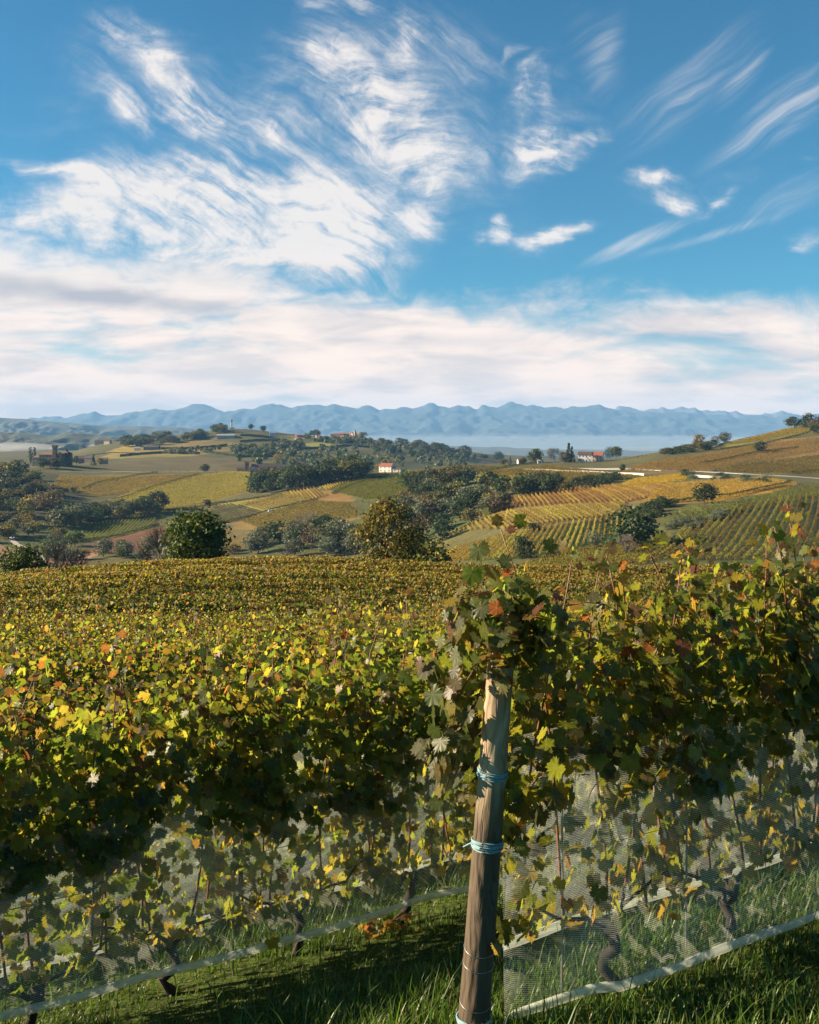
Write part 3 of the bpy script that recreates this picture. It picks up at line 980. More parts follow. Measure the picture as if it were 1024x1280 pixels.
def vine_parts(seed, lush=1.0, hi=True, n_canopy=330, tall=0.0, side=0.0):
    """One vine about 0.85 m wide along its row: trunk, canes and foliage (three lists of geometry)."""
    r = np.random.default_rng(seed)
    trunk = MB()
    hz = r.uniform(.19, .27)
    pts = [(0, 0, -.12)] + [(r.normal(0, .018), r.normal(0, .018), z) for z in np.linspace(.03, hz - .06, 5)] + [(.03 * r.choice([-1, 1]), 0, hz)]
    trunk.add(*tube(pts, [.027, .025, .022, .021, .023, .027, .028], 8))
    for s in (-1, 1):
        arm = [(0, 0, hz - .05), (s * .08, r.normal(0, .02), hz + .015), (s * .24, r.normal(0, .02), hz + .06 + r.normal(0, .02)), (s * .36, r.normal(0, .02), hz + .13 + r.normal(0, .03))]
        trunk.add(*tube(arm, [.014, .008, .006, .005], 7))
    canes, tips = [], []
    for k in range(6):
        x0 = -.30 + .12 * k + r.normal(0, .03)
        top = r.uniform(1.30, 1.48) + tall + (r.uniform(.04, .15) if r.random() < .35 else 0)
        x1 = x0 + r.normal(0, .10)
        b = r.normal(0, .05)
        zs = np.linspace(hz + .03, top, 9)
        f = (zs - zs[0]) / (zs[-1] - zs[0])
        xs = x0 + (x1 - x0) * f + .03 * np.sin(f * 5 + r.uniform(0, 6))
        xs = xs + r.normal(0, .10) * f ** 4
        ys = r.normal(0, .03) + b * f + .035 * np.sin(f * 4 + r.uniform(0, 6)) + .05 * f ** 3 * r.normal()
        cane = MB()
        p = np.stack([xs, ys, zs], -1)
        cane.add(*tube(p, np.linspace(.0062, .0022, 9), 5))
        for q in range(2):          # laterals
            j = r.integers(3, 8)
            d = rot_rand(1, r)[0] * (1, .7, .5) + (0, 0, .2)
            cane.add(*tube([p[j], p[j] + d * .09, p[j] + d * .17 + (0, 0, -.02)], [.003, .0022, .0013], 4))
        canes.append(cane)
        tips.append(p)
    fol = MB()
    n = int(n_canopy * lush)
    zt = 1.30 + tall
    nb = int(n * .50)
    # thick canopy, ragged lower edge, sparse leaves below, small leaves on top
    x = r.uniform(-.50, .50, n)
    low = .74 + .10 * np.sin(x * 7 + seed) + .06 * np.sin(x * 15 + seed * 2)
    z = low + (zt - low) * r.beta(1.05, 1.15, n)
    bulge = .09 + .17 * np.sin(np.clip((z - .62) / (zt - .5), 0, 1) * PI) ** .7
    y = r.uniform(-1, 1, n)
    y = np.sign(y) * np.abs(y) ** .75 * bulge + r.normal(0, .025, n)
    pos = np.stack([x, y, z], -1)
    nrm = np.stack([r.normal(0, .6, n), np.sign(y) * .8 + r.normal(0, .55, n), r.normal(.35, .5, n)], -1)
    tip = np.stack([r.normal(0, .5, n), np.sign(y) * .25 + r.normal(0, .3, n), -1 + r.normal(0, .45, n)], -1)
    size = r.uniform(.042, .082, n) * (1 if hi else .78) * (1 - .25 * ss(z, 1.1, 1.4))
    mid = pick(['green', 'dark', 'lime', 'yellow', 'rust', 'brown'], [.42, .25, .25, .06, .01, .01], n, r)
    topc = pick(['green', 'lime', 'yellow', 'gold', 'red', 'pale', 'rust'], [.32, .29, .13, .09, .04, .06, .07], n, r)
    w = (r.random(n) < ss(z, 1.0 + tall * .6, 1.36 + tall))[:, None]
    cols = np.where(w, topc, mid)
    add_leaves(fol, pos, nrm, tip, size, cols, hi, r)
    if nb:
        z = r.uniform(.24, .88, nb)
        i = r.integers(0, 6, nb)
        x = -.40 + .16 * i + r.normal(0, .09, nb)
        y = r.normal(0, .075, nb)
        pos = np.stack([x, y, z], -1)
        nrm = np.stack([r.normal(0, .6, nb), np.where(r.random(nb) < .5, -1, 1) * .9, r.normal(.2, .4, nb)], -1)
        tip = np.stack([r.normal(0, .5, nb), r.normal(0, .3, nb), -1 + r.normal(0, .3, nb)], -1)
        add_leaves(fol, pos, nrm, tip, r.uniform(.040, .078, nb), pick(['green', 'lime', 'yellow', 'gold', 'brown'], [.34, .42, .16, .05, .03], nb, r), hi, r)
    # little leaves along the shoots that stand out of the top
    P = np.concatenate([t[5:] for t in tips])
    reps = 8 if hi else 4
    pos = np.repeat(P, reps, 0) + r.normal(0, .035, (len(P) * reps, 3))
    m = len(pos)
    add_leaves(fol, pos, rot_rand(m, r) + (0, 0, .4), rot_rand(m, r) + (0, 0, -.4), r.uniform(.022, .060, m), pick(['green', 'lime', 'yellow', 'red', 'pale', 'gold', 'rust'], [.22, .25, .14, .14, .12, .07, .06], m, r), hi, r)
    return trunk, canes, fol


def add_leaves(mb, pos, nrm, tip, size, cols, hi, r):
    T = LEAF_HI if hi else LEAF_LO
    which = r.integers(0, len(T), len(pos))
    for k, (tm, fc, vn) in enumerate(T):
        s = which == k
        if s.any():
            v, fs, kk = scatter(tm, fc, pos[s], nrm[s], tip[s], size[s])
            c = np.repeat(cols[s], kk, 0).reshape(-1, kk, 3)
            edge = r.random((len(c), 1, 1)) < .22             # some leaves are browning from the rim
            rim = np.ones((1, kk, 1))
            rim[0, 0] = 0
            c = np.where(edge & (rim > 0), c * .55 + np.array([.22, .09, .02]) * .45, c)
            mb.add(v, fs, np.column_stack([c.reshape(-1, 3), np.tile(vn, len(c))]))


def row_frame(q):
    m = float(m_of(q))
    L = math.hypot(1, m)
    return m, (1 / L, m / L), math.atan(m)


def row_pt(q, t):
    """A point of the row with parameter q, t metres along it from x = 0."""
    m, (cx, cyy), _ = row_frame(q)
    x, y = t * cx, q + t * cyy
    return x, y, float(zg(x, y))


Q0, Q1 = 3.27, 5.16
HI_SEEDS = [11, 12, 13, 14, 15, 16, 17]
hi_meshes = []
for i, s in enumerate(HI_SEEDS):
    tr, cn, fo = vine_parts(s, 1.0, True, 740, 0.0 if i < 4 else .10)
    hi_meshes.append((tr.mesh('trunk', M_trunk, True), [c.mesh('cane', M_cane, True) for c in cn], fo.mesh('foliage', M_leaf, True)))
lo_meshes = []
for i in range(6):
    tr, cn, fo = vine_parts(30 + i, 1.0, False, 900, .02 * i)
    both = MB()
    for src, mt in [(fo, 0), (tr, 1)] + [(c, 2) for c in cn]:
        for (f, _) in src.f:
            both.f.append((f + both.n, mt))
        both.v += src.v
        both.c += src.c
        both.n += src.n
    lo_meshes.append(both.mesh('grapevine', [M_leaf, M_trunk, M_cane], True))


def big_vine(q, t, i, label, group, sc=1.0, dz=0.0):
    x, y, z = row_pt(q, t)
    _, _, a = row_frame(q)
    flip = PI if i % 2 else 0
    o = thing('grapevine', label, 'grapevine', (x, y, z + dz), a + flip, group)
    o.scale = (1.0, 1.0, sc)
    tr, cn, fo = hi_meshes[i % len(hi_meshes)]
    place(tr, 'trunk', o)
    for c in cn:
        place(c, 'cane', o)
    place(fo, 'foliage', o)
    return o


ORD = ['first', 'second', 'third', 'fourth', 'fifth', 'sixth', 'seventh', 'eighth', 'ninth', 'tenth', 'eleventh', 'twelfth', 'thirteenth', 'fourteenth']
n_vines = 0
VSP = 0.62
# the row that begins at the wooden post
for i in range(7):
    t = .84 + VSP * i
    big_vine(Q0, t, i + 4, 'grapevine in the near netted row, %s to the right of the wooden post' % ORD[i], 'grapevines in the near row at the wooden post', 1.02 + .022 * min(i, 3))
    n_vines += 1
# the row on the left, behind the grass
for i in range(15):
    t = -3.1 + VSP * i
    big_vine(Q1, t, i * 3 + 1, 'grapevine in the netted row behind the wooden post, %s counted from its left end' % (ORD[i] if i < 14 else 'last'), 'grapevines in the netted row behind the post', 1.0 + (.04 if i % 3 == 0 else 0))
    n_vines += 1
# rows further down the slope
qs = [7.1, 9.05, 11.0]
while qs[-1] < 62.5:
    qs.append(qs[-1] + (2.05 if qs[-1] < 20 else 2.6))
STEP = 0.75
used_rows = 0
for k, q in enumerate(qs):
    half = .44 * q + 2.6
    m, _, a = row_frame(q)
    ts = np.arange(-half, half, STEP)
    if n_vines + len(ts) > 298:
        break
    used_rows = k + 1
    gname = 'grapevines in the %s row behind the two netted rows' % ORD[k]
    for i, t in enumerate(ts):
        x, y, z = row_pt(q, t + rng.normal(0, .05))
        o = place(lo_meshes[(i * 5 + k * 3) % len(lo_meshes)], 'grapevine', None, (x, y, z))
        o.rotation_euler = (0, 0, a + (PI if (i + k) % 2 else 0))
        s = rng.uniform(.92, 1.08)
        o.scale = (1.05, 1.1, s)
        tag(o, 'leafy autumn grapevine in the %s row behind the two netted rows' % ORD[k], 'grapevine', gname)
        n_vines += 1
# the rest of the slope: rows of leaves nobody could count
fol = MB()
for k, q in enumerate(qs[used_rows:]):
    half = .47 * q + 5
    m, (cx, cyy), a = row_frame(q)
    dens = np.interp(q, [15, 30, 60, 95], [330, 270, 170, 130])
    n = int(2 * half * dens)
    t = rng.uniform(-half, half, n)
    hgt = 1.38 + rng.uniform(-.10, .10) + .10 * vnoise(t / 1.1, t * 0 + q) + .08 * vnoise(t / 4., t * 0 + q, 3)
    zr = rng.beta(1.6, .95, n)
    yo = rng.normal(0, 1, n) * (.09 + (.12 if q < 18 else .08) * np.sin(zr * PI))
    x = t * cx - yo * cyy
    y = q + t * cyy + yo * cx
    z = zg(x, y) + .30 + (hgt - .30) * zr
    pos = np.stack([x, y, z], -1)
    nrm = np.stack([rng.normal(-.25, .6, n), np.sign(yo) * .6 + rng.normal(0, .6, n), rng.normal(.75, .5, n)], -1)
    tip = np.stack([rng.normal(0, .6, n), rng.normal(0, .6, n), -.8 + rng.normal(0, .5, n)], -1)
    size = np.interp(q, [15, 30, 60, 95], [.095, .125, .19, .22]) * rng.uniform(.7, 1.25, n)
    goldn = ss(q, 22, 62)
    patch = np.clip(.5 + .9 * fbm(x / 7, y / 7, 3, 9), 0, 1)
    ca_ = pick(['green', 'dark', 'lime', 'yellow', 'gold', 'rust', 'red'], [.32, .14, .24, .15, .08, .05, .02], n, rng)
    cb_ = pick(['lime', 'yellow', 'gold', 'rust'], [.22, .38, .36, .04], n, rng) * 1.32
    cols = np.where((rng.random(n) < goldn * .62 + patch * .35 + .02)[:, None], cb_, ca_)
    v, fs, kk = scatter(*(LEAF_LO[0][:2] if q < 30 else SPRIG), pos, nrm, tip, size)
    fol.add(v, fs, np.repeat(cols, kk, 0))
struct(fol.build('vine_foliage', M_leaf_far), 'stuff', 'golden green vine rows covering the slope up to its crest', 'vineyard')

# ------------------------------------------------------------------ the wooden end post
PT, PB = np.array([.325, 3.40, -.600]), np.array([.205, 3.36, -2.13])
axis = PT - PB
plen = np.linalg.norm(axis)
post = thing('wooden_post', 'weathered round wooden end post leaning among the vines, blue twine round it', 'wooden post', tuple(PB))
post.rotation_euler = Vector(axis).to_track_quat('Z', 'Y').to_euler()
nz, ns = 60, 40
zz = np.linspace(0, plen, nz)
th = np.linspace(0, 2 * PI, ns, endpoint=False)
R = np.interp(zz, [0, plen], [.054, .044])[:, None] * (1 + .035 * np.array([[float(fbm(np.array(math.cos(a) * 1.4 + 3), np.array(z * 3.1 + math.sin(a) * 1.4), 3, 4)) for a in th] for z in zz]))
knot = np.exp(-((zz[:, None] - 1.02) / .02) ** 2 - ((((th[None] - 3.6) + PI) % (2 * PI) - PI) / .2) ** 2)
R = R + .006 * knot
pv_ = np.stack([R * np.cos(th), R * np.sin(th), np.tile(zz[:, None], (1, ns))], -1)
i = np.arange(nz - 1)[:, None] * ns
j = np.arange(ns)[None]
q_ = np.stack([i + j, i + (j + 1) % ns, i + ns + (j + 1) % ns, i + ns + j], -1).reshape(-1, 4)
pm_ = MB().add(pv_, q_)
pm_.add([(0, 0, plen + .004)] + [tuple(p) for p in pv_[-1]], np.array([(0, 1 + a, 1 + (a + 1) % ns) for a in range(ns)]))
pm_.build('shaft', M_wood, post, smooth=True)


def band(z, turns, rad, m, name, tail=None, tilt=.0):
    mb = MB()
    n = int(24 * turns)
    a = np.linspace(0, 2 * PI * turns, n)
    rr = np.interp(z, [0, plen], [.054, .044]) + rad * .9 + .0015 * np.sin(a * 3.3)
    zt = z + (a / (2 * PI)) * rad * 1.7 + .002 * np.sin(a * 1.7) + tilt * np.cos(a)
    mb.add(*tube(np.stack([rr * np.cos(a), rr * np.sin(a), zt], -1), rad, 6))
    if tail:
        for t in tail:
            mb.add(*tube(t, rad, 6))
    return mb.build(name, m, post, smooth=True)


band(.735, 6, .0030, M_twine, 'twine', [[(.06, -.02, .74), (.12, -.03, .72), (.20, .0, .66)], [(.05, -.04, .745), (.10, -.06, .76), (.13, -.05, .72)]])
band(.975, 5, .0032, M_twine, 'twine', None, .004)
band(.150, 3, .0042, M_twine, 'twine', [[(.05, -.035, .155), (.09, -.05, .175), (.13, -.05, .165)], [(.05, -.03, .16), (.08, -.01, .17), (.11, -.03, .15)]])
for z in (.215, .345, .395):
    band(z, 1.1, .0013, M_metal, 'wire_loop', None, .006)

# a shoot that has grown over the post and hangs down its left side
r3 = np.random.default_rng(21)
sh = MB()
SH = []
for k in range(6):
    a_ = PT + np.array([r3.uniform(-.02, .16), r3.uniform(-.07, .05), r3.uniform(-.12, .02)])
    e_ = PT + np.array([r3.uniform(-.27, -.13), r3.uniform(.0, .14), -.05 - .12 * k])
    mid_ = (a_ + e_) / 2 + np.array([0, -.03, .10])
    P_ = np.array([a_, (a_ + mid_) / 2 + (0, 0, .03), mid_, (mid_ + e_) / 2 + (0, 0, .02), e_])
    sh.add(*tube(P_, [.004, .0035, .003, .0025, .0015], 5), (.17, .06, .03))
    SH.append(np.array([P_[0] * (1 - f) + P_[2] * f for f in np.linspace(0, 1, 8)] + [P_[2] * (1 - f) + P_[4] * f for f in np.linspace(0, 1, 14)]))
w_ = np.concatenate(SH)
pos = w_[r3.integers(0, len(w_), 280)] + r3.normal(0, .046, (280, 3))
ok_ = ~((np.abs(pos[:, 0] - PT[0] - .08 * (pos[:, 2] - PT[2])) < .085) & (pos[:, 2] < PT[2] - .07))
pos = pos[ok_]
n = len(pos)
add_leaves(sh, pos, np.stack([r3.normal(-.7, .4, n), r3.normal(-.6, .5, n), r3.normal(.3, .4, n)], -1), np.stack([r3.normal(-.2, .5, n), r3.normal(0, .4, n), -1 + r3.normal(0, .4, n)], -1), r3.uniform(.045, .085, n), pick(['green', 'lime', 'pale', 'yellow', 'rust'], [.34, .24, .32, .06, .04], n, r3), True, r3)
n = 180
pos = PT + np.stack([r3.normal(.02, .085, n), r3.normal(-.06, .05, n), r3.normal(-.055, .075, n)], -1)
add_leaves(sh, pos, rot_rand(n, r3) + (0, 0, .5), rot_rand(n, r3), r3.uniform(.03, .07, n), pick(['green', 'lime', 'pale', 'gold', 'red'], [.34, .25, .24, .12, .05], n, r3), True, r3)
tag(sh.build('vine_shoot', M_leaf, smooth=True), 'vine shoot with pale green leaves draped over the top of the wooden post', 'vine shoot')

# ------------------------------------------------------------------ wires and stakes
def row_wire(q, t0, t1, h, label, y_off=0.0):
    ts = np.linspace(t0, t1, 14)
    pts = []
    for t in ts:
        x, y, z = row_pt(q, t)
        pts.append((x, y + y_off, z + h))
    o = MB().add(*tube(pts, .0016, 5)).build('trellis_wire', M_metal)
    tag(o, label, 'wire', 'trellis wires along the netted rows')


row_wire(Q0, .34, 5.5, .53, 'low steel wire along the near row by the wooden post')
row_wire(Q0, .34, 5.5, 1.33, 'high steel wire running from the top of the wooden post')
row_wire(Q1, -4.5, 6.5, .55, 'low steel wire along the netted row behind the post')
row_wire(Q1, -4.5, 6.5, 1.25, 'high steel wire among leaves of the row behind the post')


def stake(q, t, h, label):
    x, y, z = row_pt(q, t)
    mb = MB().add(*tube([(0, 0, -.2), (.004, 0, h * .5), (0, .004, h)], .0042, 7))
    o = mb.build('metal_stake', M_metal, None, (x, y - .03, z))
    tag(o, label, 'stake', 'thin metal stakes in the netted rows')


stake(Q1, -.95, 1.0, 'thin metal stake beside a trunk in the left netted row')
stake(Q1, .55, 1.0, 'thin metal stake near the dry orange leaves in the grass')
stake(Q0, .62, .95, 'thin metal stake first to the right of the wooden post')
stake(Q0, 1.22, .95, 'thin metal stake between two trunks of the near right row')

# ------------------------------------------------------------------ nets
def net(q, t0, t1, off, zlo, zhi, label, seed, start_tie=False):
    """A hail net hung along one side of a row, its lower edge folded into a hem."""
    n, kz = int((t1 - t0) / .04) + 2, 22
    m, (cx, cyy), _ = row_frame(q)
    t = np.linspace(t0, t1, n)
    w = np.linspace(0, 1, kz)
    Tt, Ww = np.meshgrid(t, w)
    bul = off * (1 + .14 * fbm(Tt * 1.6, Ww * 1.2 + seed, 3, seed)) * (1 - .45 * Ww) + .006 * np.sin(Tt * 9 + seed) * (1 - Ww)
    x, y = Tt * cx, q + Tt * cyy
    gz_ = zg(x, y)
    bul = bul + .018 * fbm(Tt * 5 + Ww * 3, Ww * 6 - Tt * 2, 3, seed + 3) * np.minimum(1, Ww * 4)
    lo = zlo + .010 * vnoise(t * .9, t * 0, seed) + .004 * vnoise(t * 4., t * 0, seed + 2)
    hi_ = zhi + .07 * vnoise(t * 1.7, t * 0 + 4, seed)
    if start_tie:
        f = np.clip((t - t0) / .30, 0, 1)
        lo = lo * f + (.02) * (1 - f)
        hi_ = hi_ * f + .62 * (1 - f)
    H = lo[None] + (hi_ - lo)[None] * Ww
    yo = bul
    if start_tie:
        yo = yo * np.clip((Tt - t0) / .35, .12, 1)
    v = np.stack([x - yo * cyy, y + yo * cx, gz_ + H], -1)
    i = np.arange(kz - 1)[:, None] * n
    j = np.arange(n - 1)[None]
    fq = np.stack([i + j, i + j + 1, i + n + j + 1, i + n + j], -1).reshape(-1, 4)
    root = thing('hail_net', label, 'net', (0, 0, 0), 0, 'pale hail nets hung along the vine rows')

    def sheet(nm, v, fq, uv, mt):
        o = MB().add(v, fq).build(nm, mt, root, smooth=True)
        l = o.data.uv_layers.new(name='UVMap')
        idx = np.zeros(len(o.data.loops), np.int32)
        o.data.loops.foreach_get('vertex_index', idx)
        l.data.foreach_set('uv', uv[idx].astype(np.float32).ravel())
        return o
    sheet('netting', v.reshape(-1, 3), fq, np.stack([Tt, H], -1).reshape(-1, 2), M_net)
    # the hem, a folded tube about 4 cm deep
    hv, huv = [], []
    prof = [(.0, .020), (.006, .010), (.005, -.008), (.0, -.018), (-.005, -.008), (-.005, .010)]
    e = v[0]
    for a, (py_, pz_) in enumerate(prof):
        hh = 1 + .25 * vnoise(t * 2.2, t * 0 + a * .3, seed + 9)
        hv.append(e + np.stack([-py_ * cyy * hh, py_ * cx * hh, pz_ * hh], -1))
        huv.append(np.stack([t, 0 * t + pz_], -1))
    hv = np.array(hv)
    i = np.arange(6)[:, None]
    fq2 = np.stack([i * n + j, i * n + j + 1, ((i + 1) % 6) * n + j + 1, ((i + 1) % 6) * n + j], -1).reshape(-1, 4)
    sheet('hem', hv.reshape(-1, 3), fq2, np.array(huv).reshape(-1, 2), M_hem)
    return root


net(Q0, .36, 5.8, -.20, .13, .92, 'pale hail net on the front of the near row, right of the post', 3, True)
net(Q0, .50, 5.8, .20, .16, .95, 'pale hail net on the back of the near row behind the post', 5)
net(Q1, -4.6, 6.8, -.21, .215, .93, 'pale hail net on the front of the left row, hem above grass', 8)
net(Q1, -4.6, 6.8, .21, .18, .95, 'pale hail net on the far side of the left row', 12)
net(qs[0], -6, 7, -.2, .15, .9, 'pale hail net on the row behind, glimpsed through leaves', 15)

# ------------------------------------------------------------------ grass
ng = 130000
gy_ = 2.0 + 5.6 * rng.random(ng) ** 1.05
gx_ = (rng.random(ng) * 2 - 1) * (.46 * gy_ + .8)
keep = fbm(gx_ * 1.3, gy_ * 1.3, 3, 71) + rng.normal(0, .35, ng) > -.45
gx_, gy_ = gx_[keep], gy_[keep]
ng = len(gx_)
gz0 = zg(gx_, gy_)
tall = np.clip(.55 + .9 * fbm(gx_ * 1.1, gy_ * 1.1, 3, 72), .2, 1.05)
L = rng.uniform(.05, .15, ng) * tall + (rng.random(ng) < .05) * rng.uniform(.05, .14, ng)
az = rng.uniform(0, 2 * PI, ng)
lean = rng.uniform(.15, 1.0, ng)
dx, dy = np.cos(az), np.sin(az)
wd = rng.uniform(.0014, .0036, ng)
sx, sy = -dy * wd, dx * wd
rowsv = []
for f, wk in ((0, 1), (.4, .9), (.75, .6), (1.0, 0.05)):
    h = L * (f - .28 * lean * f * f)
    o_ = L * lean * .75 * f * f
    c_ = np.stack([gx_ + dx * o_, gy_ + dy * o_, gz0 + h - .004], -1)
    s_ = np.stack([sx * wk, sy * wk, 0 * sx], -1)
    rowsv += [c_ - s_, c_ + s_]
gv = np.stack(rowsv, 1)
fq = np.array([(0, 1, 3, 2), (2, 3, 5, 4), (4, 5, 7, 6)])
gf = (fq[None] + (np.arange(ng) * 8)[:, None, None]).reshape(-1, 4)
gcol_ = np.where((rng.random(ng) < .10)[:, None], np.array([.13, .12, .04]), np.array([.066, .112, .018])) * rng.uniform(.6, 1.5, (ng, 1)) * (1 + rng.uniform(-.1, .1, (ng, 3)))
struct(MB().add(gv, gf, np.repeat(gcol_, 8, 0)).build('grass', M_grass), 'stuff', 'lush green grass on the bank under the nets', 'grass')

# dry orange leaves in the grass
r2 = np.random.default_rng(5)
n = 44
fallen = MB()
px_, py_ = -.10, 5.02
pos = np.stack([px_ + r2.normal(0, .085, n), py_ + r2.normal(0, .05, n), np.zeros(n)], -1)
pos[:, 2] = zg(pos[:, 0], pos[:, 1]) + r2.uniform(.01, .09, n)
add_leaves(fallen, pos, rot_rand(n, r2) + (0, -.4, .8), rot_rand(n, r2), r2.uniform(.028, .052, n), pick(['gold', 'rust', 'brown', 'red'], [.35, .35, .2, .1], n, r2), True, r2)
fallen.add(*tube([(px_ - .05, py_, float(zg(px_, py_)) - .02), (px_, py_, float(zg(px_, py_)) + .06), (px_ + .07, py_ + .02, float(zg(px_, py_)) + .10)], .004, 5), (.2, .08, .03))
tag(fallen.build('dry_shoot', M_leaf), 'low vine shoot of orange dry leaves lying in the grass', 'vine shoot')


# ------------------------------------------------------------------ trees
TC = {   # crown colours
    'green': [(.055, .075, .018), (.038, .055, .014), (.090, .105, .022)],
    'dark': [(.024, .036, .013), (.034, .048, .015), (.046, .062, .018)],
    'sage': [(.085, .098, .060), (.065, .078, .045), (.11, .12, .080)],
    'gold': [(.26, .17, .030), (.17, .12, .028), (.09, .085, .022)],
    'olive': [(.085, .080, .022), (.055, .062, .020), (.13, .105, .025)],
    'rust': [(.13, .075, .038), (.10, .068, .038), (.13, .10, .05)],
    'mixed': [(.125, .125, .024), (.075, .088, .020), (.25, .195, .030)]}


def tree_mesh(kind, seed, h=1.0, w=.75, nleaf=700, leaf=.075, bare=False, trunk_h=.16, shape='round', clusters=34, detail=1):
    """A tree one unit high: tapered trunk with limbs, and a crown of leaf sprays gathered in clumps."""
    r = np.random.default_rng(seed)
    tm = MB()
    top = h * (.80 if shape != 'column' else .92)
    bend = r.normal(0, .025, (6, 2))
    zz_ = np.linspace(-.03, top, 6)
    base = np.column_stack([np.cumsum(bend[:, 0]) - bend[0, 0], np.cumsum(bend[:, 1]) - bend[0, 1], zz_])
    tm.add(*tube(base, np.linspace(.030, .004, 6) * (.8 if shape == 'column' else 1), 7))
    cen = []
    for k in range(clusters):
        if shape == 'round':
            u = rot_rand(1, r)[0]
            rr = r.uniform(.45, 1.0) ** .5
            c = np.array([u[0] * w / 2 * rr, u[1] * w / 2 * rr, trunk_h + (h - trunk_h) * (.52 + .46 * u[2] * rr)])
            if u[2] < -.3:
                c[:2] *= 1.1
        elif shape == 'column':
            f = r.uniform(.04, 1)
            a = r.uniform(0, 2 * PI)
            rr = w / 2 * math.sin(min(1, f * 1.25 + .25) * PI * .5) * (1 - .75 * max(0, f - .6) / .4) * r.uniform(.3, 1)
            c = np.array([math.cos(a) * rr, math.sin(a) * rr, trunk_h + (h - trunk_h) * f])
        else:   # cone
            f = r.uniform(0, 1) ** 1.2
            a = r.uniform(0, 2 * PI)
            rr = w / 2 * (1 - f) * r.uniform(.4, 1.05)
            c = np.array([math.cos(a) * rr, math.sin(a) * rr, trunk_h + (h - trunk_h) * f])
        cen.append(c)
    cen = np.array(cen)
    nl = 9 * detail if not bare else 26
    for k in range(min(nl, clusters)):
        c = cen[k]
        j = r.uniform(.18, .55) * min(c[2], top)
        b0 = np.array([np.interp(j, zz_, base[:, 0]), np.interp(j, zz_, base[:, 1]), j])
        mid = b0 * .5 + c * .5 + r.normal(0, .03, 3)
        tm.add(*tube([b0, mid, c], [.013, .008, .002], 5))
        if bare:
            for q in range(7):
                e = c + r.normal(0, .09, 3) + (0, 0, .05)
                s_ = mid * .6 + c * .4 + r.normal(0, .01, 3)
                tm.add(*tube([s_, (s_ + e) / 2 + r.normal(0, .015, 3), e], [.0045, .003, .001], 3))
                for q2 in range(3):
                    e2 = e + r.normal(0, .05, 3) + (0, 0, .02)
                    tm.add(*tube([(s_ + e) / 2, e2], [.0025, .0008], 3))
    cm = MB()
    if nleaf:
        i = r.integers(0, clusters, nleaf)
        sp = (.10 if shape == 'round' else .045) * (w / .75) * (34 / clusters) ** .33
        off = r.normal(0, 1, (nleaf, 3)) * sp * (1, 1, .75)
        pos = cen[i] + off
        pos[:, 2] = np.clip(pos[:, 2], .03, 1.02)
        nrm = unit(off) * .8 + r.normal(0, .6, (nleaf, 3)) + (0, 0, .35)
        tip = r.normal(0, 1, (nleaf, 3))
        pal = np.array(TC[kind])
        clump = r.integers(0, 3, clusters)
        pk = np.where(r.random(nleaf) < .7, clump[i], r.integers(0, 3, nleaf))
        cols = pal[pk] * r.uniform(.7, 1.35, (nleaf, 1))
        v, fs, kk = scatter(*CLUMP, pos, nrm, tip, leaf * r.uniform(.6, 1.3, nleaf))
        cm.add(v, fs, np.repeat(cols, kk, 0))
    return tm.mesh('trunk', M_twig if bare else M_bark), (cm.mesh('crown', M_tree) if nleaf else None)


PROTO = {}


def proto(key, *a, **k):
    PROTO.setdefault(key, []).append(tree_mesh(*a, **k))


for s in range(3):
    proto('green', 'green', 100 + s, w=.85, nleaf=900, leaf=.085)
    proto('dark', 'dark', 110 + s, w=.80, nleaf=950, leaf=.085)
    proto('sage', 'sage', 120 + s, w=.80, nleaf=750, leaf=.080, clusters=30)
    proto('olive', 'olive', 130 + s, w=.85, nleaf=850, leaf=.085)
    proto('gold', 'gold', 140 + s, w=.75, nleaf=700, leaf=.080)
    proto('rust', 'rust', 150 + s, w=.80, nleaf=520, leaf=.075)
    proto('bush', 'dark', 160 + s, w=1.5, nleaf=750, leaf=.13, trunk_h=.02, clusters=26)
    proto('bushsage', 'sage', 165 + s, w=1.5, nleaf=700, leaf=.12, trunk_h=.02, clusters=24)
    proto('bushgold', 'gold', 170 + s, w=1.4, nleaf=700, leaf=.12, trunk_h=.02, clusters=24)
    proto('bare', 'rust', 180 + s, w=.95, nleaf=60, leaf=.045, bare=True, clusters=30)
    proto('conifer', 'dark', 190 + s, w=.42, nleaf=600, leaf=.06, trunk_h=.05, shape='cone', clusters=60)
    proto('poplar', 'olive', 200 + s, w=.27, nleaf=700, leaf=.055, trunk_h=.05, shape='column', clusters=60)
    proto('cypress', 'dark', 210 + s, w=.24, nleaf=700, leaf=.050, trunk_h=.03, shape='column', clusters=60)
NOUN = {'green': 'tree', 'dark': 'tree', 'sage': 'tree', 'olive': 'tree', 'gold': 'tree', 'rust': 'tree', 'bush': 'bush', 'bushsage': 'bush', 'bushgold': 'bush', 'bare': 'bare_tree', 'conifer': 'conifer', 'poplar': 'poplar', 'cypress': 'cypress'}
n_trees = 0


def tree_at(kind, px, py, hpx, label, group=None, dmin=106, wide=1.0, at=None, mesh=None):
    global n_trees
    p = hit(px, py, dmin) if at is None else np.array(at)
    h = hpx / F * p[1]
    name = NOUN.get(kind, 'tree')
    o = thing(name, label, name.replace('_', ' '), (p[0], p[1], p[2] - .02 * h), rng.uniform(0, 2 * PI), group)
    o.scale = (h * wide, h * wide, h)
    tr, cr = mesh or PROTO[kind][n_trees % 3]
    place(tr, 'trunk', o)
    if cr:
        place(cr, 'crown', o)
    n_trees += 1
    return o


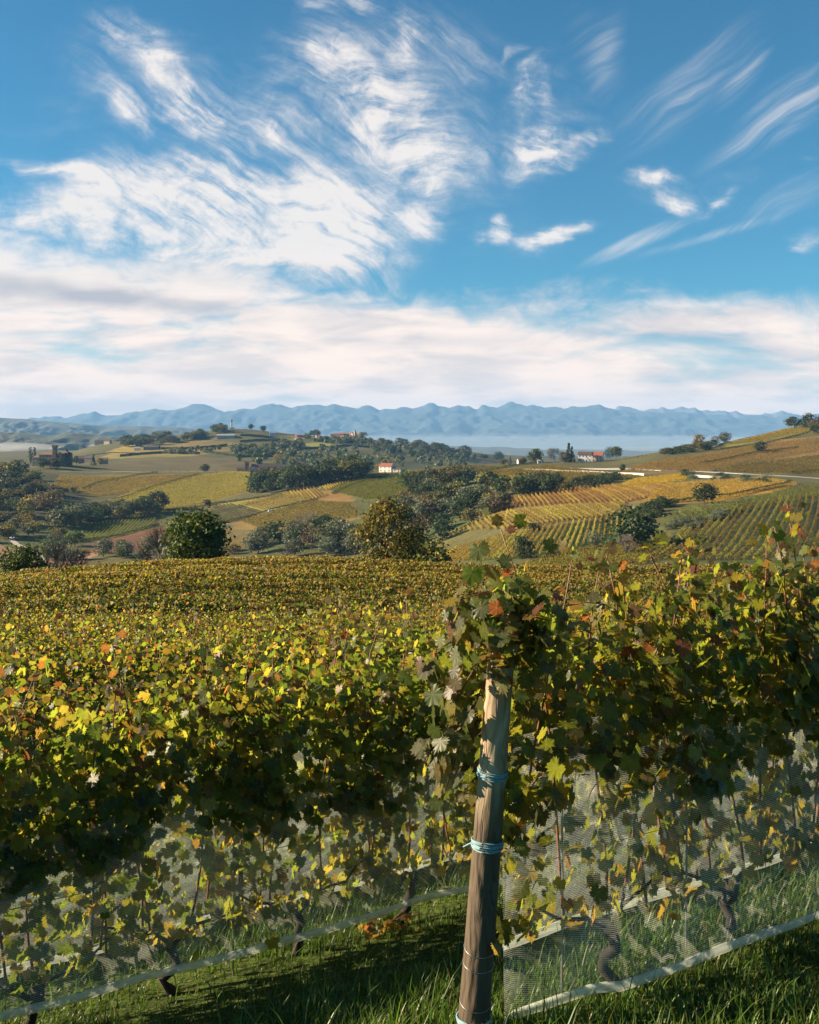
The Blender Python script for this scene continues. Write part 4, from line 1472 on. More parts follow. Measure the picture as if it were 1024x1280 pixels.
def wood_of(kinds, probs, poly, n, h0, h1, where, group, dmin=106, wide=(1, 1.3)):
    """A wood whose trees can be told apart only by kind: each one a thing."""
    poly = np.array(poly, float)
    lo, hi_ = poly.min(0), poly.max(0)
    pts, tries = [], 0
    while len(pts) < n and tries < 9000:
        tries += 1
        p = lo + rng.random(2) * (hi_ - lo)
        if inside(poly, p[0], p[1]) and all((p[0] - q[0]) ** 2 + ((p[1] - q[1]) * 2.5) ** 2 > (min(h0, h1) * .36) ** 2 for q in pts):
            pts.append(p)
    desc = {'green': 'green leafy tree', 'dark': 'dark green tree', 'sage': 'grey green tree', 'olive': 'olive green tree', 'gold': 'yellow autumn tree', 'rust': 'rusty brown tree', 'bush': 'dark green bush', 'bushsage': 'grey green bush', 'bushgold': 'yellow bush', 'bare': 'leafless grey brown tree', 'conifer': 'dark pointed conifer', 'poplar': 'slim poplar', 'cypress': 'slim dark cypress'}
    for p in sorted(pts, key=lambda q: q[1]):
        kd = str(rng.choice(kinds, p=np.array(probs) / sum(probs)))
        tree_at(kd, p[0], p[1], rng.uniform(h0, h1) * (.6 if kd.startswith('bush') else 1), desc[kd] + ' ' + where, group + ', ' + desc[kd], dmin, rng.uniform(*wide))


# two big trees just over the crest, and their neighbours
big1 = tree_mesh('green', 501, w=.74, nleaf=7000, leaf=.042, clusters=95, trunk_h=.08, detail=2)
big2 = tree_mesh('mixed', 502, w=.74, nleaf=3800, leaf=.036, clusters=64, trunk_h=.10, detail=3)
big3 = tree_mesh('green', 503, w=.85, nleaf=4200, leaf=.046, clusters=70, trunk_h=.05, detail=2)


def crest_pt(px, d, sink=0.0):
    x = (px - 512) / F * d
    return (x, d, float(zg(x, d)) - sink)


def top_h(at, py):      # height in photograph pixels of something rooted at AT whose top is seen at PY
    return ((HY - py) / F * at[1] - at[2]) * F / at[1]


a = crest_pt(245, 112)
tree_at('dark', 0, 0, top_h(a, 634), 'broad dense dark green tree standing just beyond the vineyard crest', at=a, mesh=big1)
a = crest_pt(487, 106)
tree_at('green', 0, 0, top_h(a, 622), 'spreading tree with yellowing leaves and open crown beyond the vineyard crest', at=a, mesh=big2)
a = crest_pt(26, 118)
tree_at('green', 0, 0, top_h(a, 680), 'round green tree at the left end of the vineyard crest', at=a, mesh=big3)
a = crest_pt(204, 122)
tree_at('bare', 0, 0, top_h(a, 655), 'leafless tree with thin branches beside the broad dark green tree', at=a, wide=1.0)
for px, top, d, kd, lab in [(72, 682, 135, 'bare', 'low leafless tree beside the round green tree at the crest'), (84, 685, 140, 'bare', 'brown leafless shrub tree above the crest near striped field'),
                            (532, 674, 128, 'olive', 'smaller dark olive tree overlapping the spreading yellowing tree'), (516, 668, 132, 'dark', 'dark tree behind the spreading yellowing tree')]:
    a = crest_pt(px, d)
    tree_at(kd, 0, 0, top_h(a, top), lab, at=a, wide=1.2)

wood_of(['dark', 'rust', 'gold', 'sage', 'olive'], [.38, .2, .12, .16, .14], [(-25, 648), (-25, 600), (25, 596), (60, 614), (82, 622), (70, 640), (40, 648)], 44, 19, 27, 'in the wood below the castle', 'wood below the castle')
wood_of(['olive', 'gold', 'green', 'bushgold', 'sage'], [.35, .25, .2, .1, .1], [(-25, 680), (-25, 655), (40, 652), (62, 660), (40, 672)], 18, 14, 20, 'beside the pale winding track', 'trees beside the winding track')
wood_of(['dark', 'green', 'sage', 'olive'], [.45, .25, .15, .15], [(60, 662), (72, 652), (150, 642), (202, 637), (204, 642), (140, 652), (90, 660)], 24, 15, 24, 'in the belt between golden slope and striped rows', 'tree belt above the striped rows')
wood_of(['olive', 'green', 'sage', 'bare', 'bushsage'], [.3, .2, .2, .2, .1], [(52, 690), (60, 672), (85, 668), (100, 680), (130, 692), (200, 690), (215, 696), (100, 702), (55, 702)], 20, 12, 20, 'in the hollow under the striped rows', 'trees in the hollow')
wood_of(['sage', 'dark', 'green', 'olive', 'bare', 'rust'], [.4, .22, .14, .1, .08, .06], [(296, 694), (310, 684), (345, 672), (390, 664), (430, 662), (446, 676), (446, 698), (300, 700)], 26, 16, 28, 'in the grey wood behind the crest', 'grey wood behind the crest')
wood_of(['bushgold'], [1], [(284, 696), (286, 688), (300, 688), (302, 696)], 3, 14, 18, 'at the left end of the grey wood', 'yellow bushes by the grey wood')
wood_of(['dark', 'dark', 'conifer', 'olive'], [.4, .3, .2, .1], [(312, 618), (318, 610), (370, 603), (440, 592), (462, 591), (458, 599), (400, 605), (350, 617)], 38, 18, 28, 'in the dense copse beside the long farm', 'dense copse by the long farm')
wood_of(['dark', 'sage', 'olive', 'rust', 'green', 'gold'], [.34, .24, .16, .07, .13, .06], [(468, 690), (474, 652), (500, 630), (512, 612), (560, 598), (600, 610), (640, 620), (664, 616), (640, 634), (600, 648), (560, 672), (534, 690)], 64, 16, 28, 'in the wooded valley between the vineyards', 'wooded valley between the vineyards')
wood_of(['sage', 'rust', 'dark', 'olive'], [.35, .25, .2, .2], [(640, 622), (660, 610), (700, 606), (706, 614), (670, 622)], 12, 16, 28, 'at the upper end of the wooded valley', 'upper end of the wooded valley')
wood_of(['bush'], [1], [(712, 612), (722, 606), (770, 598), (778, 601), (740, 611)], 14, 14, 19, 'in the hedge above the striped vineyard', 'hedge above the striped vineyard')
wood_of(['bush', 'dark'], [.7, .3], [(800, 648), (806, 638), (838, 632), (842, 636), (820, 648)], 9, 14, 18, 'behind the big round tree by the hut', 'dark hedge by the hut')
wood_of(['bush', 'olive'], [.7, .3], [(826, 571), (830, 567), (880, 558), (896, 556), (884, 563)], 16, 9, 13, 'along the skyline of the right hill', 'skyline hedge on the right hill')
wood_of(['rust', 'dark', 'bush'], [.4, .4, .2], [(1000, 540), (1002, 531), (1040, 526), (1060, 536)], 12, 10, 17, 'on top of the right hill', 'trees on top of the right hill')
wood_of(['bush', 'bushsage'], [.6, .4], [(845, 597), (852, 592), (960, 598), (1010, 604), (960, 606)], 18, 7, 12, 'along the road on the right hill', 'roadside bushes')
wood_of(['bushsage'], [1], [(832, 664), (845, 652), (905, 640), (910, 646), (860, 664)], 12, 12, 16, 'in the grey row of shrubs beside the hut', 'grey shrubs beside the hut')
SOLO = [
    ('dark', 790, 685, 52, 'big round dark tree towering over the small brown hut', 1.25), ('dark', 881, 629, 24, 'round dark tree alone on the golden slope', 1.35),
    ('bush', 655, 698, 27, 'round dark bush at the foot of the striped rows', .55), ('bushsage', 744, 682, 18, 'rounded pale green bush left of the brown hut', .75),
    ('bare', 784, 694, 26, 'reddish leafless shrub in front of the brown hut', 1.1), ('bush', 668, 664, 10, 'small round bush among upper striped rows', .9),
    ('dark', 951, 566, 15, 'small round tree alone high on the right hill', 1.1), ('gold', 875, 560, 18, 'pale yellow tree on the skyline of the right hill', 1.0),
    ('rust', 894, 556, 11, 'small twiggy tree on the right skyline', 1.0), ('sage', 906, 554, 14, 'rounded grey tree beside the golden strip on the skyline', 1.2),
    ('dark', 993, 533, 14, 'flat topped tree where the golden strip ends', 1.5), ('dark', 1018, 542, 12, 'dark round tree below the hilltop trees', 1.2),
    ('dark', 778, 590, 10, 'small dark tree beside the low white wall', .8), ('olive', 452, 590, 17, 'round brownish tree at the end of the dense copse', 1.1),
    ('gold', 474, 590, 12, 'yellow tree beside the white house with red roof', .9), ('gold', 487, 583, 9, 'yellowish tree behind the white house with red roof', 1.0),
    ('dark', 669, 579, 18, 'dark round tree next to the pink roofed cottage', 1.05), ('olive', 692, 577, 17, 'olive tree left of the blue road sign', .9), ('olive', 706, 578, 14, 'low tree just behind the blue road sign', 1.0),
    ('conifer', 711, 578, 25, 'tall dark conifer beside the white gabled farmhouse', 1.0), ('conifer', 715, 578, 20, 'second dark conifer nearer to the white gabled farmhouse', 1.1),
    ('dark', 762, 574, 15, 'dark tree at the right end of the farmhouse', 1.0), ('green', 770, 573, 15, 'green round tree right of the farmhouse', 1.0),
    ('olive', 630, 582, 8, 'low tree on the middle skyline before the cottage', 1.2), ('conifer', 638, 581, 11, 'pointed tree on the middle skyline', 1.0), ('dark', 654, 580, 8, 'low dark tree left of the cottage', 1.2), ('bush', 582, 582, 4, 'lone small bush on the crest of the middle field', .7),
    ('poplar', 38, 580, 22, 'tall slim poplar at the left end of the castle', 1.0), ('poplar', 43, 580, 21, 'second slim poplar standing close to the castle wall', 1.0),
    ('poplar', 76, 583, 18, 'yellowish poplar before the castle tower', 1.0), ('cypress', 84, 583, 21, 'dark cypress at the right corner of the castle', 1.2), ('cypress', 87, 583, 18, 'shorter dark cypress at the right corner of the castle', 1.2),
    ('dark', 54, 586, 14, 'dark round tree before the castle wall', 1.2), ('rust', 64, 586, 14, 'brown autumn tree before the castle', 1.1), ('dark', 70, 586, 13, 'dark tree below the castle tower', 1.1),
    ('conifer', 117, 582, 14, 'pointed dark tree by the small farm beside the castle', 1.3), ('gold', 125, 581, 9, 'round golden tree by the small farm beside the castle', 1.2), ('dark', 96, 580, 10, 'dark tree between castle and small farm', 1.3),
    ('sage', 74, 632, 20, 'pale grey tree standing out before the wood below the castle', .9), ('olive', 92, 618, 11, 'small olive tree at the edge of the golden slope', 1.0),
    ('dark', 256, 590, 10, 'round tree alone by the road left of the long farm', 1.25), ('dark', 240, 643, 9, 'small dark tree on the lower golden slope', 1.0), ('dark', 259, 632, 8, 'dark bushy tree at the edge of the golden slope', 1.3), ('rust', 380, 588, 12, 'reddish brown treetop behind the dense copse', 1.0),
    ('gold', 348, 578, 12, 'golden tree in the blue valley behind the long farm', 1.2), ('gold', 415, 584, 12, 'golden tree behind the dense copse', 1.2),
    ('dark', 314, 537, 7, 'dark round tree on the ridge by the tall column', 1.1), ('dark', 329, 540, 8, 'larger dark tree on the ridge right of the tall column', 1.1),
    ('dark', 389, 545, 7, 'slim dark tree on the ridge before the village', .9), ('dark', 396, 546, 9, 'broad dark tree on the ridge before the village', 1.2), ('olive', 454, 549, 9, 'rounded tree at the right end of the village', 1.2), ('dark', 546, 561, 7, 'dark tree beside the grey flat sheds', 1.4)]
for kd, px, py, hh, lab, wd_ in SOLO:
    tree_at(kd, px, py, hh, lab, None, 106, wd_)

# the far hill: woods that read as one mass, and a skyline of single trees
wood_of(['dark', 'olive', 'green'], [.5, .3, .2], [(152, 560), (160, 553), (200, 550), (240, 546), (280, 537), (290, 539), (240, 552), (190, 558)], 40, 7, 11, 'on the wooded ridge left of the tall column', 'ridge wood left of the column', 900, (1.1, 1.5))
wood_of(['dark', 'olive'], [.6, .4], [(460, 552), (470, 551), (540, 560), (640, 575), (640, 579), (540, 566)], 30, 6, 10, 'along the far ridge below the mountains', 'far ridge trees', 900, (1.2, 1.6))


def far_wood(poly, n, hpx, label, kinds=('dark', 'olive', 'sage', 'green'), dmin=850):
    mb = MB()
    poly = np.array(poly, float)
    lo, hi_ = poly.min(0), poly.max(0)
    k = 0
    while k < n:
        p = lo + rng.random(2) * (hi_ - lo)
        if not inside(poly, p[0], p[1]):
            continue
        k += 1
        c = hit(p[0], p[1], dmin)
        h = hpx * rng.uniform(.6, 1.25) / F * c[1]
        w = h * rng.uniform(.8, 1.2)
        m = 60
        u = rot_rand(m, rng) * rng.uniform(.5, 1, (m, 1)) ** .5
        pos = c + u * (w / 2, w / 2, h * .5) + (0, 0, h * .45)
        cl = np.array(TC[kinds[rng.integers(len(kinds))]])
        v, fs, kk = scatter(*CLUMP, pos, u + rng.normal(0, .5, (m, 3)) + (0, 0, .3), rng.normal(0, 1, (m, 3)), h * .32 * rng.uniform(.6, 1.2, m))
        mb.add(v, fs, np.repeat(cl[rng.integers(0, 3, m)] * rng.uniform(.7, 1.3, (m, 1)), kk, 0))
    struct(mb.build('woodland', M_tree), 'stuff', label, 'woodland')


far_wood([(290, 578), (320, 568), (400, 562), (470, 562), (540, 568), (600, 580), (560, 586), (470, 584), (400, 586), (340, 584)], 120, 8, 'blue green woodland in the valley under the village ridge')
far_wood([(330, 562), (350, 556), (380, 558), (372, 566)], 40, 9, 'woodland patch around the golden tree on the far hill')
far_wood([(440, 556), (480, 556), (540, 564), (600, 574), (560, 576), (480, 566)], 60, 7, 'scattered far woodland below the ridge trees')
far_wood([(200, 566), (260, 560), (280, 563), (230, 570)], 26, 6, 'dark copse on the far hill under the ridge wood')
far_wood([(285, 562), (345, 560), (350, 570), (300, 572)], 60, 8, 'woodland below the grey roofs on the far hill')
far_wood([(380, 548), (470, 551), (468, 556), (400, 554)], 50, 6, 'woodland along the slope below the hilltop village')

# ------------------------------------------------------------------ rows of vines on the far slopes
RP = {'gold': [(.24, .175, .04), (.20, .155, .04), (.27, .18, .035), (.15, .13, .035)], 'olive': [(.148, .110, .031), (.110, .090, .027), (.168, .122, .031), (.088, .077, .025)],
      'green': [(.095, .105, .028), (.075, .09, .025), (.125, .12, .03)], 'dark': [(.035, .048, .015), (.05, .06, .018), (.07, .065, .025)],
      'amber': [(.25, .15, .04), (.21, .125, .04), (.28, .18, .04), (.17, .12, .035)], 'yellow': [(.36, .25, .03), (.30, .20, .03), (.26, .20, .035)],
      'rusty': [(.19, .11, .04), (.15, .095, .035), (.17, .125, .04), (.12, .09, .03)]}


def pickc(pal, n, r, jit=.18):
    c = np.array(RP[pal])[r.integers(0, len(RP[pal]), n)]
    return c * (1 + r.uniform(-jit, jit, (n, 1)))


def row_geom(mb, P, hgt, wid, step, per, size, pal):
    s = np.concatenate([[0], np.cumsum(np.linalg.norm(np.diff(P[:, :2], axis=0), axis=1))])
    n = max(4, int(s[-1] / step) * per)
    t = np.clip((np.arange(n) + rng.uniform(-.7, 1.7, n)) / n, 0, 1) * s[-1]
    x, y = np.interp(t, s, P[:, 0]), np.interp(t, s, P[:, 1])
    a, b = rng.normal(0, wid * .38, n), rng.beta(1.3, 1.0, n)
    i = np.clip(np.searchsorted(s, t) - 1, 0, len(P) - 2)
    d = unit((P[i + 1] - P[i])[:, :2])
    x, y = x - d[:, 1] * a, y + d[:, 0] * a
    pos = np.stack([x, y, zg(x, y) + .15 + (hgt - .25) * b], -1)
    nrm = np.stack([-d[:, 1] * np.sign(a), d[:, 0] * np.sign(a), 0 * a], -1) + rng.normal(0, .5, (n, 3)) + (0, 0, .35)
    v, fs, kk = scatter(*CLUMP, pos, nrm, rng.normal(0, 1, (n, 3)), size * rng.uniform(.7, 1.25, n))
    mb.add(v, fs, np.repeat(pickc(pal, n, rng), kk, 0))


row_count = 0


def field(poly_px, pa, pb, spacing, pal, name_label, group=None, hgt=1.75, wid=.50, step=.80, per=9, size=.50, single=False, dmin=106, curve=0.0):
    """Rows parallel to the line pa-pb across a field; each a thing of its own, or one mass when nobody could count them."""
    global row_count
    W_ = hits(poly_px, dmin)[:, :2]
    A, B = hit(*pa, dmin)[:2], hit(*pb, dmin)[:2]
    d = (B - A) / np.linalg.norm(B - A)
    nrm = np.array([-d[1], d[0]])
    cen = W_.mean(0)
    s = (W_ - cen) @ nrm
    l = (W_ - cen) @ d
    one = MB()
    k = 0
    for off in np.arange(s.min() + spacing * .5, s.max(), spacing):
        t = np.arange(l.min(), l.max(), 1.5)
        p = cen + d * t[:, None] + nrm * (off + curve * ((t - t.mean()) / (np.ptp(t) / 2)) ** 2)[:, None]
        ok = inside(W_, p[:, 0], p[:, 1])
        e = np.nonzero(np.diff(np.concatenate([[0], ok.astype(int), [0]])))[0]
        for a_, b_ in zip(e[::2], e[1::2]):
            if b_ - a_ < 5:
                continue
            if single:
                mb = MB()
                row_geom(mb, p[a_:b_], hgt, wid, step, per, size, pal)
                o = mb.build('vine_row', M_leaf_far)
                tag(o, name_label, 'vine row', group)
                row_count += 1
            else:
                row_geom(one, p[a_:b_], hgt, wid, step, per, size, pal)
            k += 1
    if not single and k:
        struct(one.build('vine_foliage', M_leaf_far), 'stuff', name_label, 'vineyard')


def hedge_row(pts, label, pal='dark', hgt=2.0, group='dark vine rows edging the fields', **kw):
    mb = MB()
    P = hits(pts)
    s = np.concatenate([[0], np.cumsum(np.linalg.norm(np.diff(P[:, :2], axis=0), axis=1))])
    t = np.arange(0, s[-1], 2.0)
    row_geom(mb, np.stack([np.interp(t, s, P[:, 0]), np.interp(t, s, P[:, 1]), 0 * t], -1), hgt, kw.get('wid', .8), .7, 6, kw.get('size', .8), pal)
    nm = 'hedge' if 'hedge' in label.split() else 'vine_row'
    o = mb.build(nm, M_leaf_far)
    tag(o, label, nm.replace('_', ' '), group)


# striped vineyard across the hollow on the right
field([(536, 699), (560, 689), (600, 678), (640, 668), (700, 655), (760, 648), (782, 646), (776, 668), (700, 690), (645, 700), (600, 702), (560, 703)], (690, 692), (708, 656), 2.5, 'gold', 'long vine row in the lower striped vineyard facing the camera', 'rows of the lower striped vineyard', single=True)
field([(560, 670), (590, 654), (640, 639), (700, 633), (782, 628), (778, 645), (700, 653), (640, 665), (600, 662)], (712, 636), (738, 651), 2.5, 'gold', 'slanting vine row in the middle band of the striped vineyard', 'rows of the middle striped band', single=True)
field([(575, 652), (610, 638), (645, 622), (720, 608), (800, 606), (838, 606), (846, 618), (780, 629), (700, 631), (640, 636), (600, 648)], (745, 614), (768, 627), 2.6, 'amber', 'slanting golden vine row in the upper striped vineyard', 'rows of the upper striped band', single=True)
field([(826, 652), (850, 638), (905, 630), (932, 640), (900, 648), (862, 654)], (852, 640), (872, 653), 3.0, 'green', 'grey green vine row curving beside the big round tree', 'grey green rows beside the round tree', single=True)
field([(905, 640), (940, 630), (985, 622), (1040, 617), (1075, 650), (1050, 700), (960, 700), (850, 702), (800, 694), (850, 664), (880, 652)], (936, 684), (966, 632), 2.9, 'olive', 'vine row climbing the shaded slope behind the near leaves', 'rows of the right shaded slope', single=True, curve=2.5)
field([(650, 708), (690, 694), (784, 676), (836, 676), (850, 690), (810, 706), (700, 712)], (692, 700), (784, 682), 2.4, 'olive', 'flat lying vine row between the crest and the brown hut', 'rows before the brown hut', single=True, hgt=1.5)
# the left hollow
field([(74, 676), (90, 668), (112, 654), (150, 649), (196, 641), (193, 658), (140, 671), (100, 677)], (120, 672), (142, 653), 2.9, 'green', 'green vine row in the striped field in the left hollow', 'rows of the left striped field', single=True, hgt=1.9)
field([(258, 645), (266, 633), (292, 630), (326, 640), (300, 652), (276, 655)], (262, 634), (300, 650), 3.0, 'dark', 'dark vine row across the brown field by the tall dark tree', 'rows of the brown field', single=True)
field([(352, 617), (394, 609), (408, 620), (388, 626)], (372, 614), (382, 624), 3.0, 'gold', 'short golden vine row below the dense copse', 'short rows under the copse', single=True)
field([(196, 654), (245, 640), (330, 626), (352, 617), (352, 622), (320, 630), (245, 645)], (275, 636), (282, 640), 3.0, 'green', 'short dark vine row in the curved band under the golden slope', 'short rows of the curved band', single=True)
field([(398, 610), (425, 601), (482, 592), (486, 595), (425, 606), (410, 613)], (412, 606), (418, 610), 2.8, 'yellow', 'short yellow vine row on the edge above the green field', 'short yellow rows above the green field', single=True)
# fields whose rows run together
field([(96, 640), (170, 612), (262, 593), (330, 593), (318, 612), (250, 630), (180, 640)], (140, 630), (230, 600), 2.6, 'olive', 'golden green vines covering the wide slope under the long farm', step=1.8, per=5, size=0.83)
field([(62, 612), (75, 595), (255, 593), (195, 609), (130, 620)], (80, 610), (150, 598), 2.8, 'olive', 'brownish vines on the slope below the castle', step=2.2, per=5, size=0.83)
field([(300, 652), (340, 640), (395, 626), (440, 630), (452, 646), (390, 658), (330, 664)], (320, 650), (400, 632), 2.6, 'olive', 'brown green vines on the slope above the grey wood', step=1.4, per=5, size=0.66)
field([(300, 630), (350, 619), (392, 623), (335, 640)], (310, 630), (370, 622), 2.6, 'gold', 'yellow green vines between the two dark rows', step=1.4, per=5, size=0.66)
field([(412, 614), (425, 606), (486, 596), (520, 603), (518, 616), (455, 625)], (430, 612), (490, 600), 2.4, 'green', 'dense green vines below the white house with red roof', step=1.6, per=7, size=0.7)
field([(486, 595), (520, 589), (600, 583), (636, 586), (590, 596), (530, 602)], (500, 594), (600, 586), 2.6, 'olive', 'vines on the crest between white house and wooded valley', step=1.8, per=5, size=0.74)
field([(600, 602), (614, 590), (690, 583), (780, 594), (808, 597), (770, 600), (716, 605), (700, 612), (640, 612)], (640, 606), (720, 590), 2.5, 'olive', 'green and gold vines filling the field below the farmhouse', step=1.4, per=7, size=0.66)
field([(612, 608), (640, 595), (690, 599), (668, 606), (640, 611)], (620, 604), (668, 600), 3.2, 'yellow', 'yellow vines in the hollow of the field below the farmhouse', step=1.6, per=5, size=0.66)
field([(772, 609), (792, 600), (858, 593), (864, 597), (800, 611)], (780, 606), (850, 595), 2.5, 'yellow', 'bright yellow vines below the roadside', step=1.1, per=7, size=0.66)
field([(802, 631), (840, 606), (956, 597), (1000, 606), (950, 614), (890, 628)], (820, 622), (930, 602), 2.5, 'amber', 'amber brown vines on the slope under the road', step=1.3, per=5, size=0.61)
field([(772, 593), (800, 581), (868, 571), (940, 557), (1080, 545), (1080, 560), (930, 578), (880, 590)], (800, 588), (900, 568), 2.6, 'rusty', 'brown vines on the upper right hill above the road', step=1.8, per=5, size=0.74)
field([(885, 591), (932, 579), (1080, 566), (1080, 592), (960, 592)], (900, 588), (1000, 578), 2.6, 'olive', 'olive green vines beside the road on the right hill', step=1.6, per=5, size=0.74)
field([(902, 557), (960, 542), (1010, 532), (1016, 539), (960, 550)], (905, 557), (990, 536), 2.6, 'gold', 'green vines in the strip below the right skyline', step=1.6, per=5, size=0.74)
field([(900, 556), (960, 541), (990, 533), (992, 536), (945, 548)], (905, 555), (985, 535), 2.2, 'yellow', 'golden vines along the right skyline', step=1.3, per=7, size=0.74)
field([(830, 664), (920, 628), (1000, 609), (1060, 606), (1060, 616), (950, 636), (905, 645)], (860, 645), (960, 620), 2.6, 'green', 'green vines between striped slope and amber slope', step=1.3, per=5, size=0.58)
for pts, lab in [([(60, 663), (110, 652), (200, 640), (270, 630), (340, 620), (352, 616)], 'dark vine row under the golden slope, long and gently curved'),
                 ([(100, 677), (150, 670), (196, 657)], 'dark vine row edging the striped field in the left hollow'),
                 ([(272, 655), (330, 641), (400, 625)], 'dark vine row running past the tiny white van'),
                 ([(102, 612), (120, 604), (172, 594), (200, 591)], 'dark line of vines from the castle wood to the road'),
                 ([(140, 626), (190, 609), (250, 593)], 'dark line of vines crossing the golden slope'),
                 ([(415, 618), (440, 607), (482, 596)], 'dark vine row edging the green field below the white house'),
                 ([(898, 557), (940, 546), (992, 530)], 'dark vine row drawn along the right skyline'),
                 ([(900, 562), (960, 554), (1015, 540)], 'dark vine row under the golden skyline strip'),
                 ([(876, 580), (900, 576), (952, 565), (1000, 560)], 'dark vine row across the middle of the right hill'),
                 ([(900, 622), (940, 615), (985, 606)], 'dark row under the amber slope'),
                 ([(600, 590), (640, 583), (680, 578)], 'dark row of vines leading to the pink roofed cottage'),
                 ([(800, 634), (850, 628), (905, 622)], 'dark row behind the round tree on the golden slope'),
                 ([(990, 592), (1040, 586)], 'dark row at the right edge above the road'),
                 ([(522, 690), (560, 672), (590, 656)], 'dark row at the left edge of the striped vineyard'),
                 ([(100, 572), (140, 566), (170, 567)], 'dark row on the far hill under the pale farmhouse')]:
    hedge_row(pts, lab)


# ------------------------------------------------------------------ buildings
M_wl = {k: plain('plaster_' + k, c, .9, .18, .6) for k, c in dict(white=(.66, .62, .56), cream=(.55, .42, .30), pink=(.52, .36, .28), brick=(.20, .115, .080), stone=(.22, .17, .14), grey=(.34, .34, .35), brown=(.11, .060, .042), blue=(.35, .48, .60)).items()}
M_rf = {k: plain('roof_' + k, c, .9, .3, 1.5) for k, c in dict(red=(.24, .075, .045), dark=(.065, .042, .038), terra=(.26, .12, .08), grey=(.25, .26, .28), brown=(.15, .075, .05)).items()}
M_win = plain('window_glass', (.03, .035, .04), .25, .2)
M_door = plain('painted_door', (.10, .06, .04), .6, .2)


def gable(root, w, dp, h, rh, wall, roof, wins=0, rows=1, door=True, chim=0, x0=0.0, y0=0.0, z0=0.0, hip=0.0, sidewin=1):
    """Walls with gable ends, an overhanging roof of some thickness, windows set proud of the plaster."""
    hw, hd = w / 2, dp / 2
    v = [(-hw, -hd, -1.5), (hw, -hd, -1.5), (hw, hd, -1.5), (-hw, hd, -1.5), (-hw, -hd, h), (hw, -hd, h), (hw, hd, h), (-hw, hd, h), (-hw + hip, 0, h + rh), (hw - hip, 0, h + rh)]
    off = np.array([x0, y0, z0])
    mb = MB().add(np.array(v, float) + off, [np.array([(0, 1, 5, 4), (2, 3, 7, 6), (0, 3, 2, 1)])[:, ::1], np.array([(1, 2, 6, 9, 5), (3, 0, 4, 8, 7)])])
    mb.build('wall', wall, root)
    o = .35
    e = -o * rh / hd
    t = .22
    ho = hip
    rv = []
    for dz in (.03, .03 + t):
        rv += [(-hw - o, -hd - o, h + e + dz), (hw + o, -hd - o, h + e + dz), (hw + o - ho, 0, h + rh + dz), (-hw - o + ho, 0, h + rh + dz), (-hw - o, hd + o, h + e + dz), (hw + o, hd + o, h + e + dz)]
    f4 = [(6, 7, 8, 9), (9, 8, 11, 10), (3, 2, 1, 0), (4, 5, 2, 3), (0, 1, 7, 6), (5, 4, 10, 11), (0, 6, 9, 3), (3, 9, 10, 4), (1, 2, 8, 7), (2, 5, 11, 8)]
    if hip:
        f4 += [(6, 9, 10, 10), (7, 11, 8, 8)]
        f4 = [q for q in f4 if len(set(q)) == 4]
        f3 = [(6, 9, 10), (7, 11, 8)]
        rmb = MB().add(np.array(rv) + off, [np.array(f4), np.array(f3)])
    else:
        rmb = MB().add(np.array(rv) + off, np.array(f4))
    ro = rmb.build('roof', roof, root)
    for c in range(chim):
        cx = (-.25 + .5 * c) * w
        MB().add(*box(cx - .35 + x0, cx + .35 + x0, y0 + .3, y0 + .95, z0 + h + rh * .5, z0 + h + rh + .9)).build('chimney', M_wl['brick'], ro)
    lev = h / max(rows, 1)
    for r_ in range(rows):
        for k in range(wins):
            xx = -hw + w * (k + .5) / wins
            zc = lev * r_ + lev * .55
            if door and r_ == 0 and k == wins // 2:
                MB().add(*box(xx - .55 + x0, xx + .55 + x0, y0 - hd - .05, y0 - hd + .02, z0, z0 + 2.1)).build('door', M_door, root)
                continue
            MB().add(*box(xx - .5 + x0, xx + .5 + x0, y0 - hd - .05, y0 - hd + .02, z0 + zc - .65, z0 + zc + .65)).build('window', M_win, root)
        for s in range(sidewin):
            yy_ = -hd + dp * (s + .5) / sidewin
            zc = lev * r_ + lev * .55
            MB().add(*box(x0 - hw - .05, x0 - hw + .02, y0 + yy_ - .5, y0 + yy_ + .5, z0 + zc - .65, z0 + zc + .65)).build('window', M_win, root)


def house(px, py, wpx, hpx, label, wall='white', roof='red', name='house', rz=0.0, dp=None, wins=3, rows=2, chim=1, roof_k=.32, dmin=106, group=None, cat=None, hip=0.0, sidewin=1):
    p = hit(px, py, dmin)
    s = p[1] / F
    w, tot = wpx * s, hpx * s
    rh = tot * roof_k
    root = thing(name, label, cat or name.replace('_', ' '), (p[0], p[1], p[2] - .2), rz, group)
    gable(root, w, dp or w * .7, tot - rh, rh, M_wl[wall], M_rf[roof], wins, rows, True, chim, hip=hip * w, sidewin=sidewin)
    return root, s


# castle
p = hit(66, 581)
s = p[1] / F
ca = thing('castle', 'dark brick castle with hipped roofs and a square crenellated tower between poplars', 'castle', (p[0], p[1], p[2] - .3), -.12)
gable(ca, 26 * s, 17 * s, 13 * s, 3.6 * s, M_wl['stone'], M_rf['brown'], 6, 3, True, 1, x0=-1 * s, hip=5 * s, sidewin=3)
gable(ca, 10 * s, 12 * s, 9.5 * s, 2.4 * s, M_wl['stone'], M_rf['brown'], 2, 2, False, 0, x0=-17.8 * s, y0=-2 * s, hip=3 * s, sidewin=2)
gable(ca, 11 * s, 14 * s, 14 * s, 3.2 * s, M_wl['brick'], M_rf['brown'], 2, 3, False, 0, x0=17.3 * s, hip=3.5 * s, sidewin=2)
tw = MB()
tw.add(*box(5 * s, 9.6 * s, -11 * s, -6.4 * s, -2, 22 * s)).add(*box(4.6 * s, 10 * s, -11.4 * s, -6 * s, 22 * s, 23.6 * s))
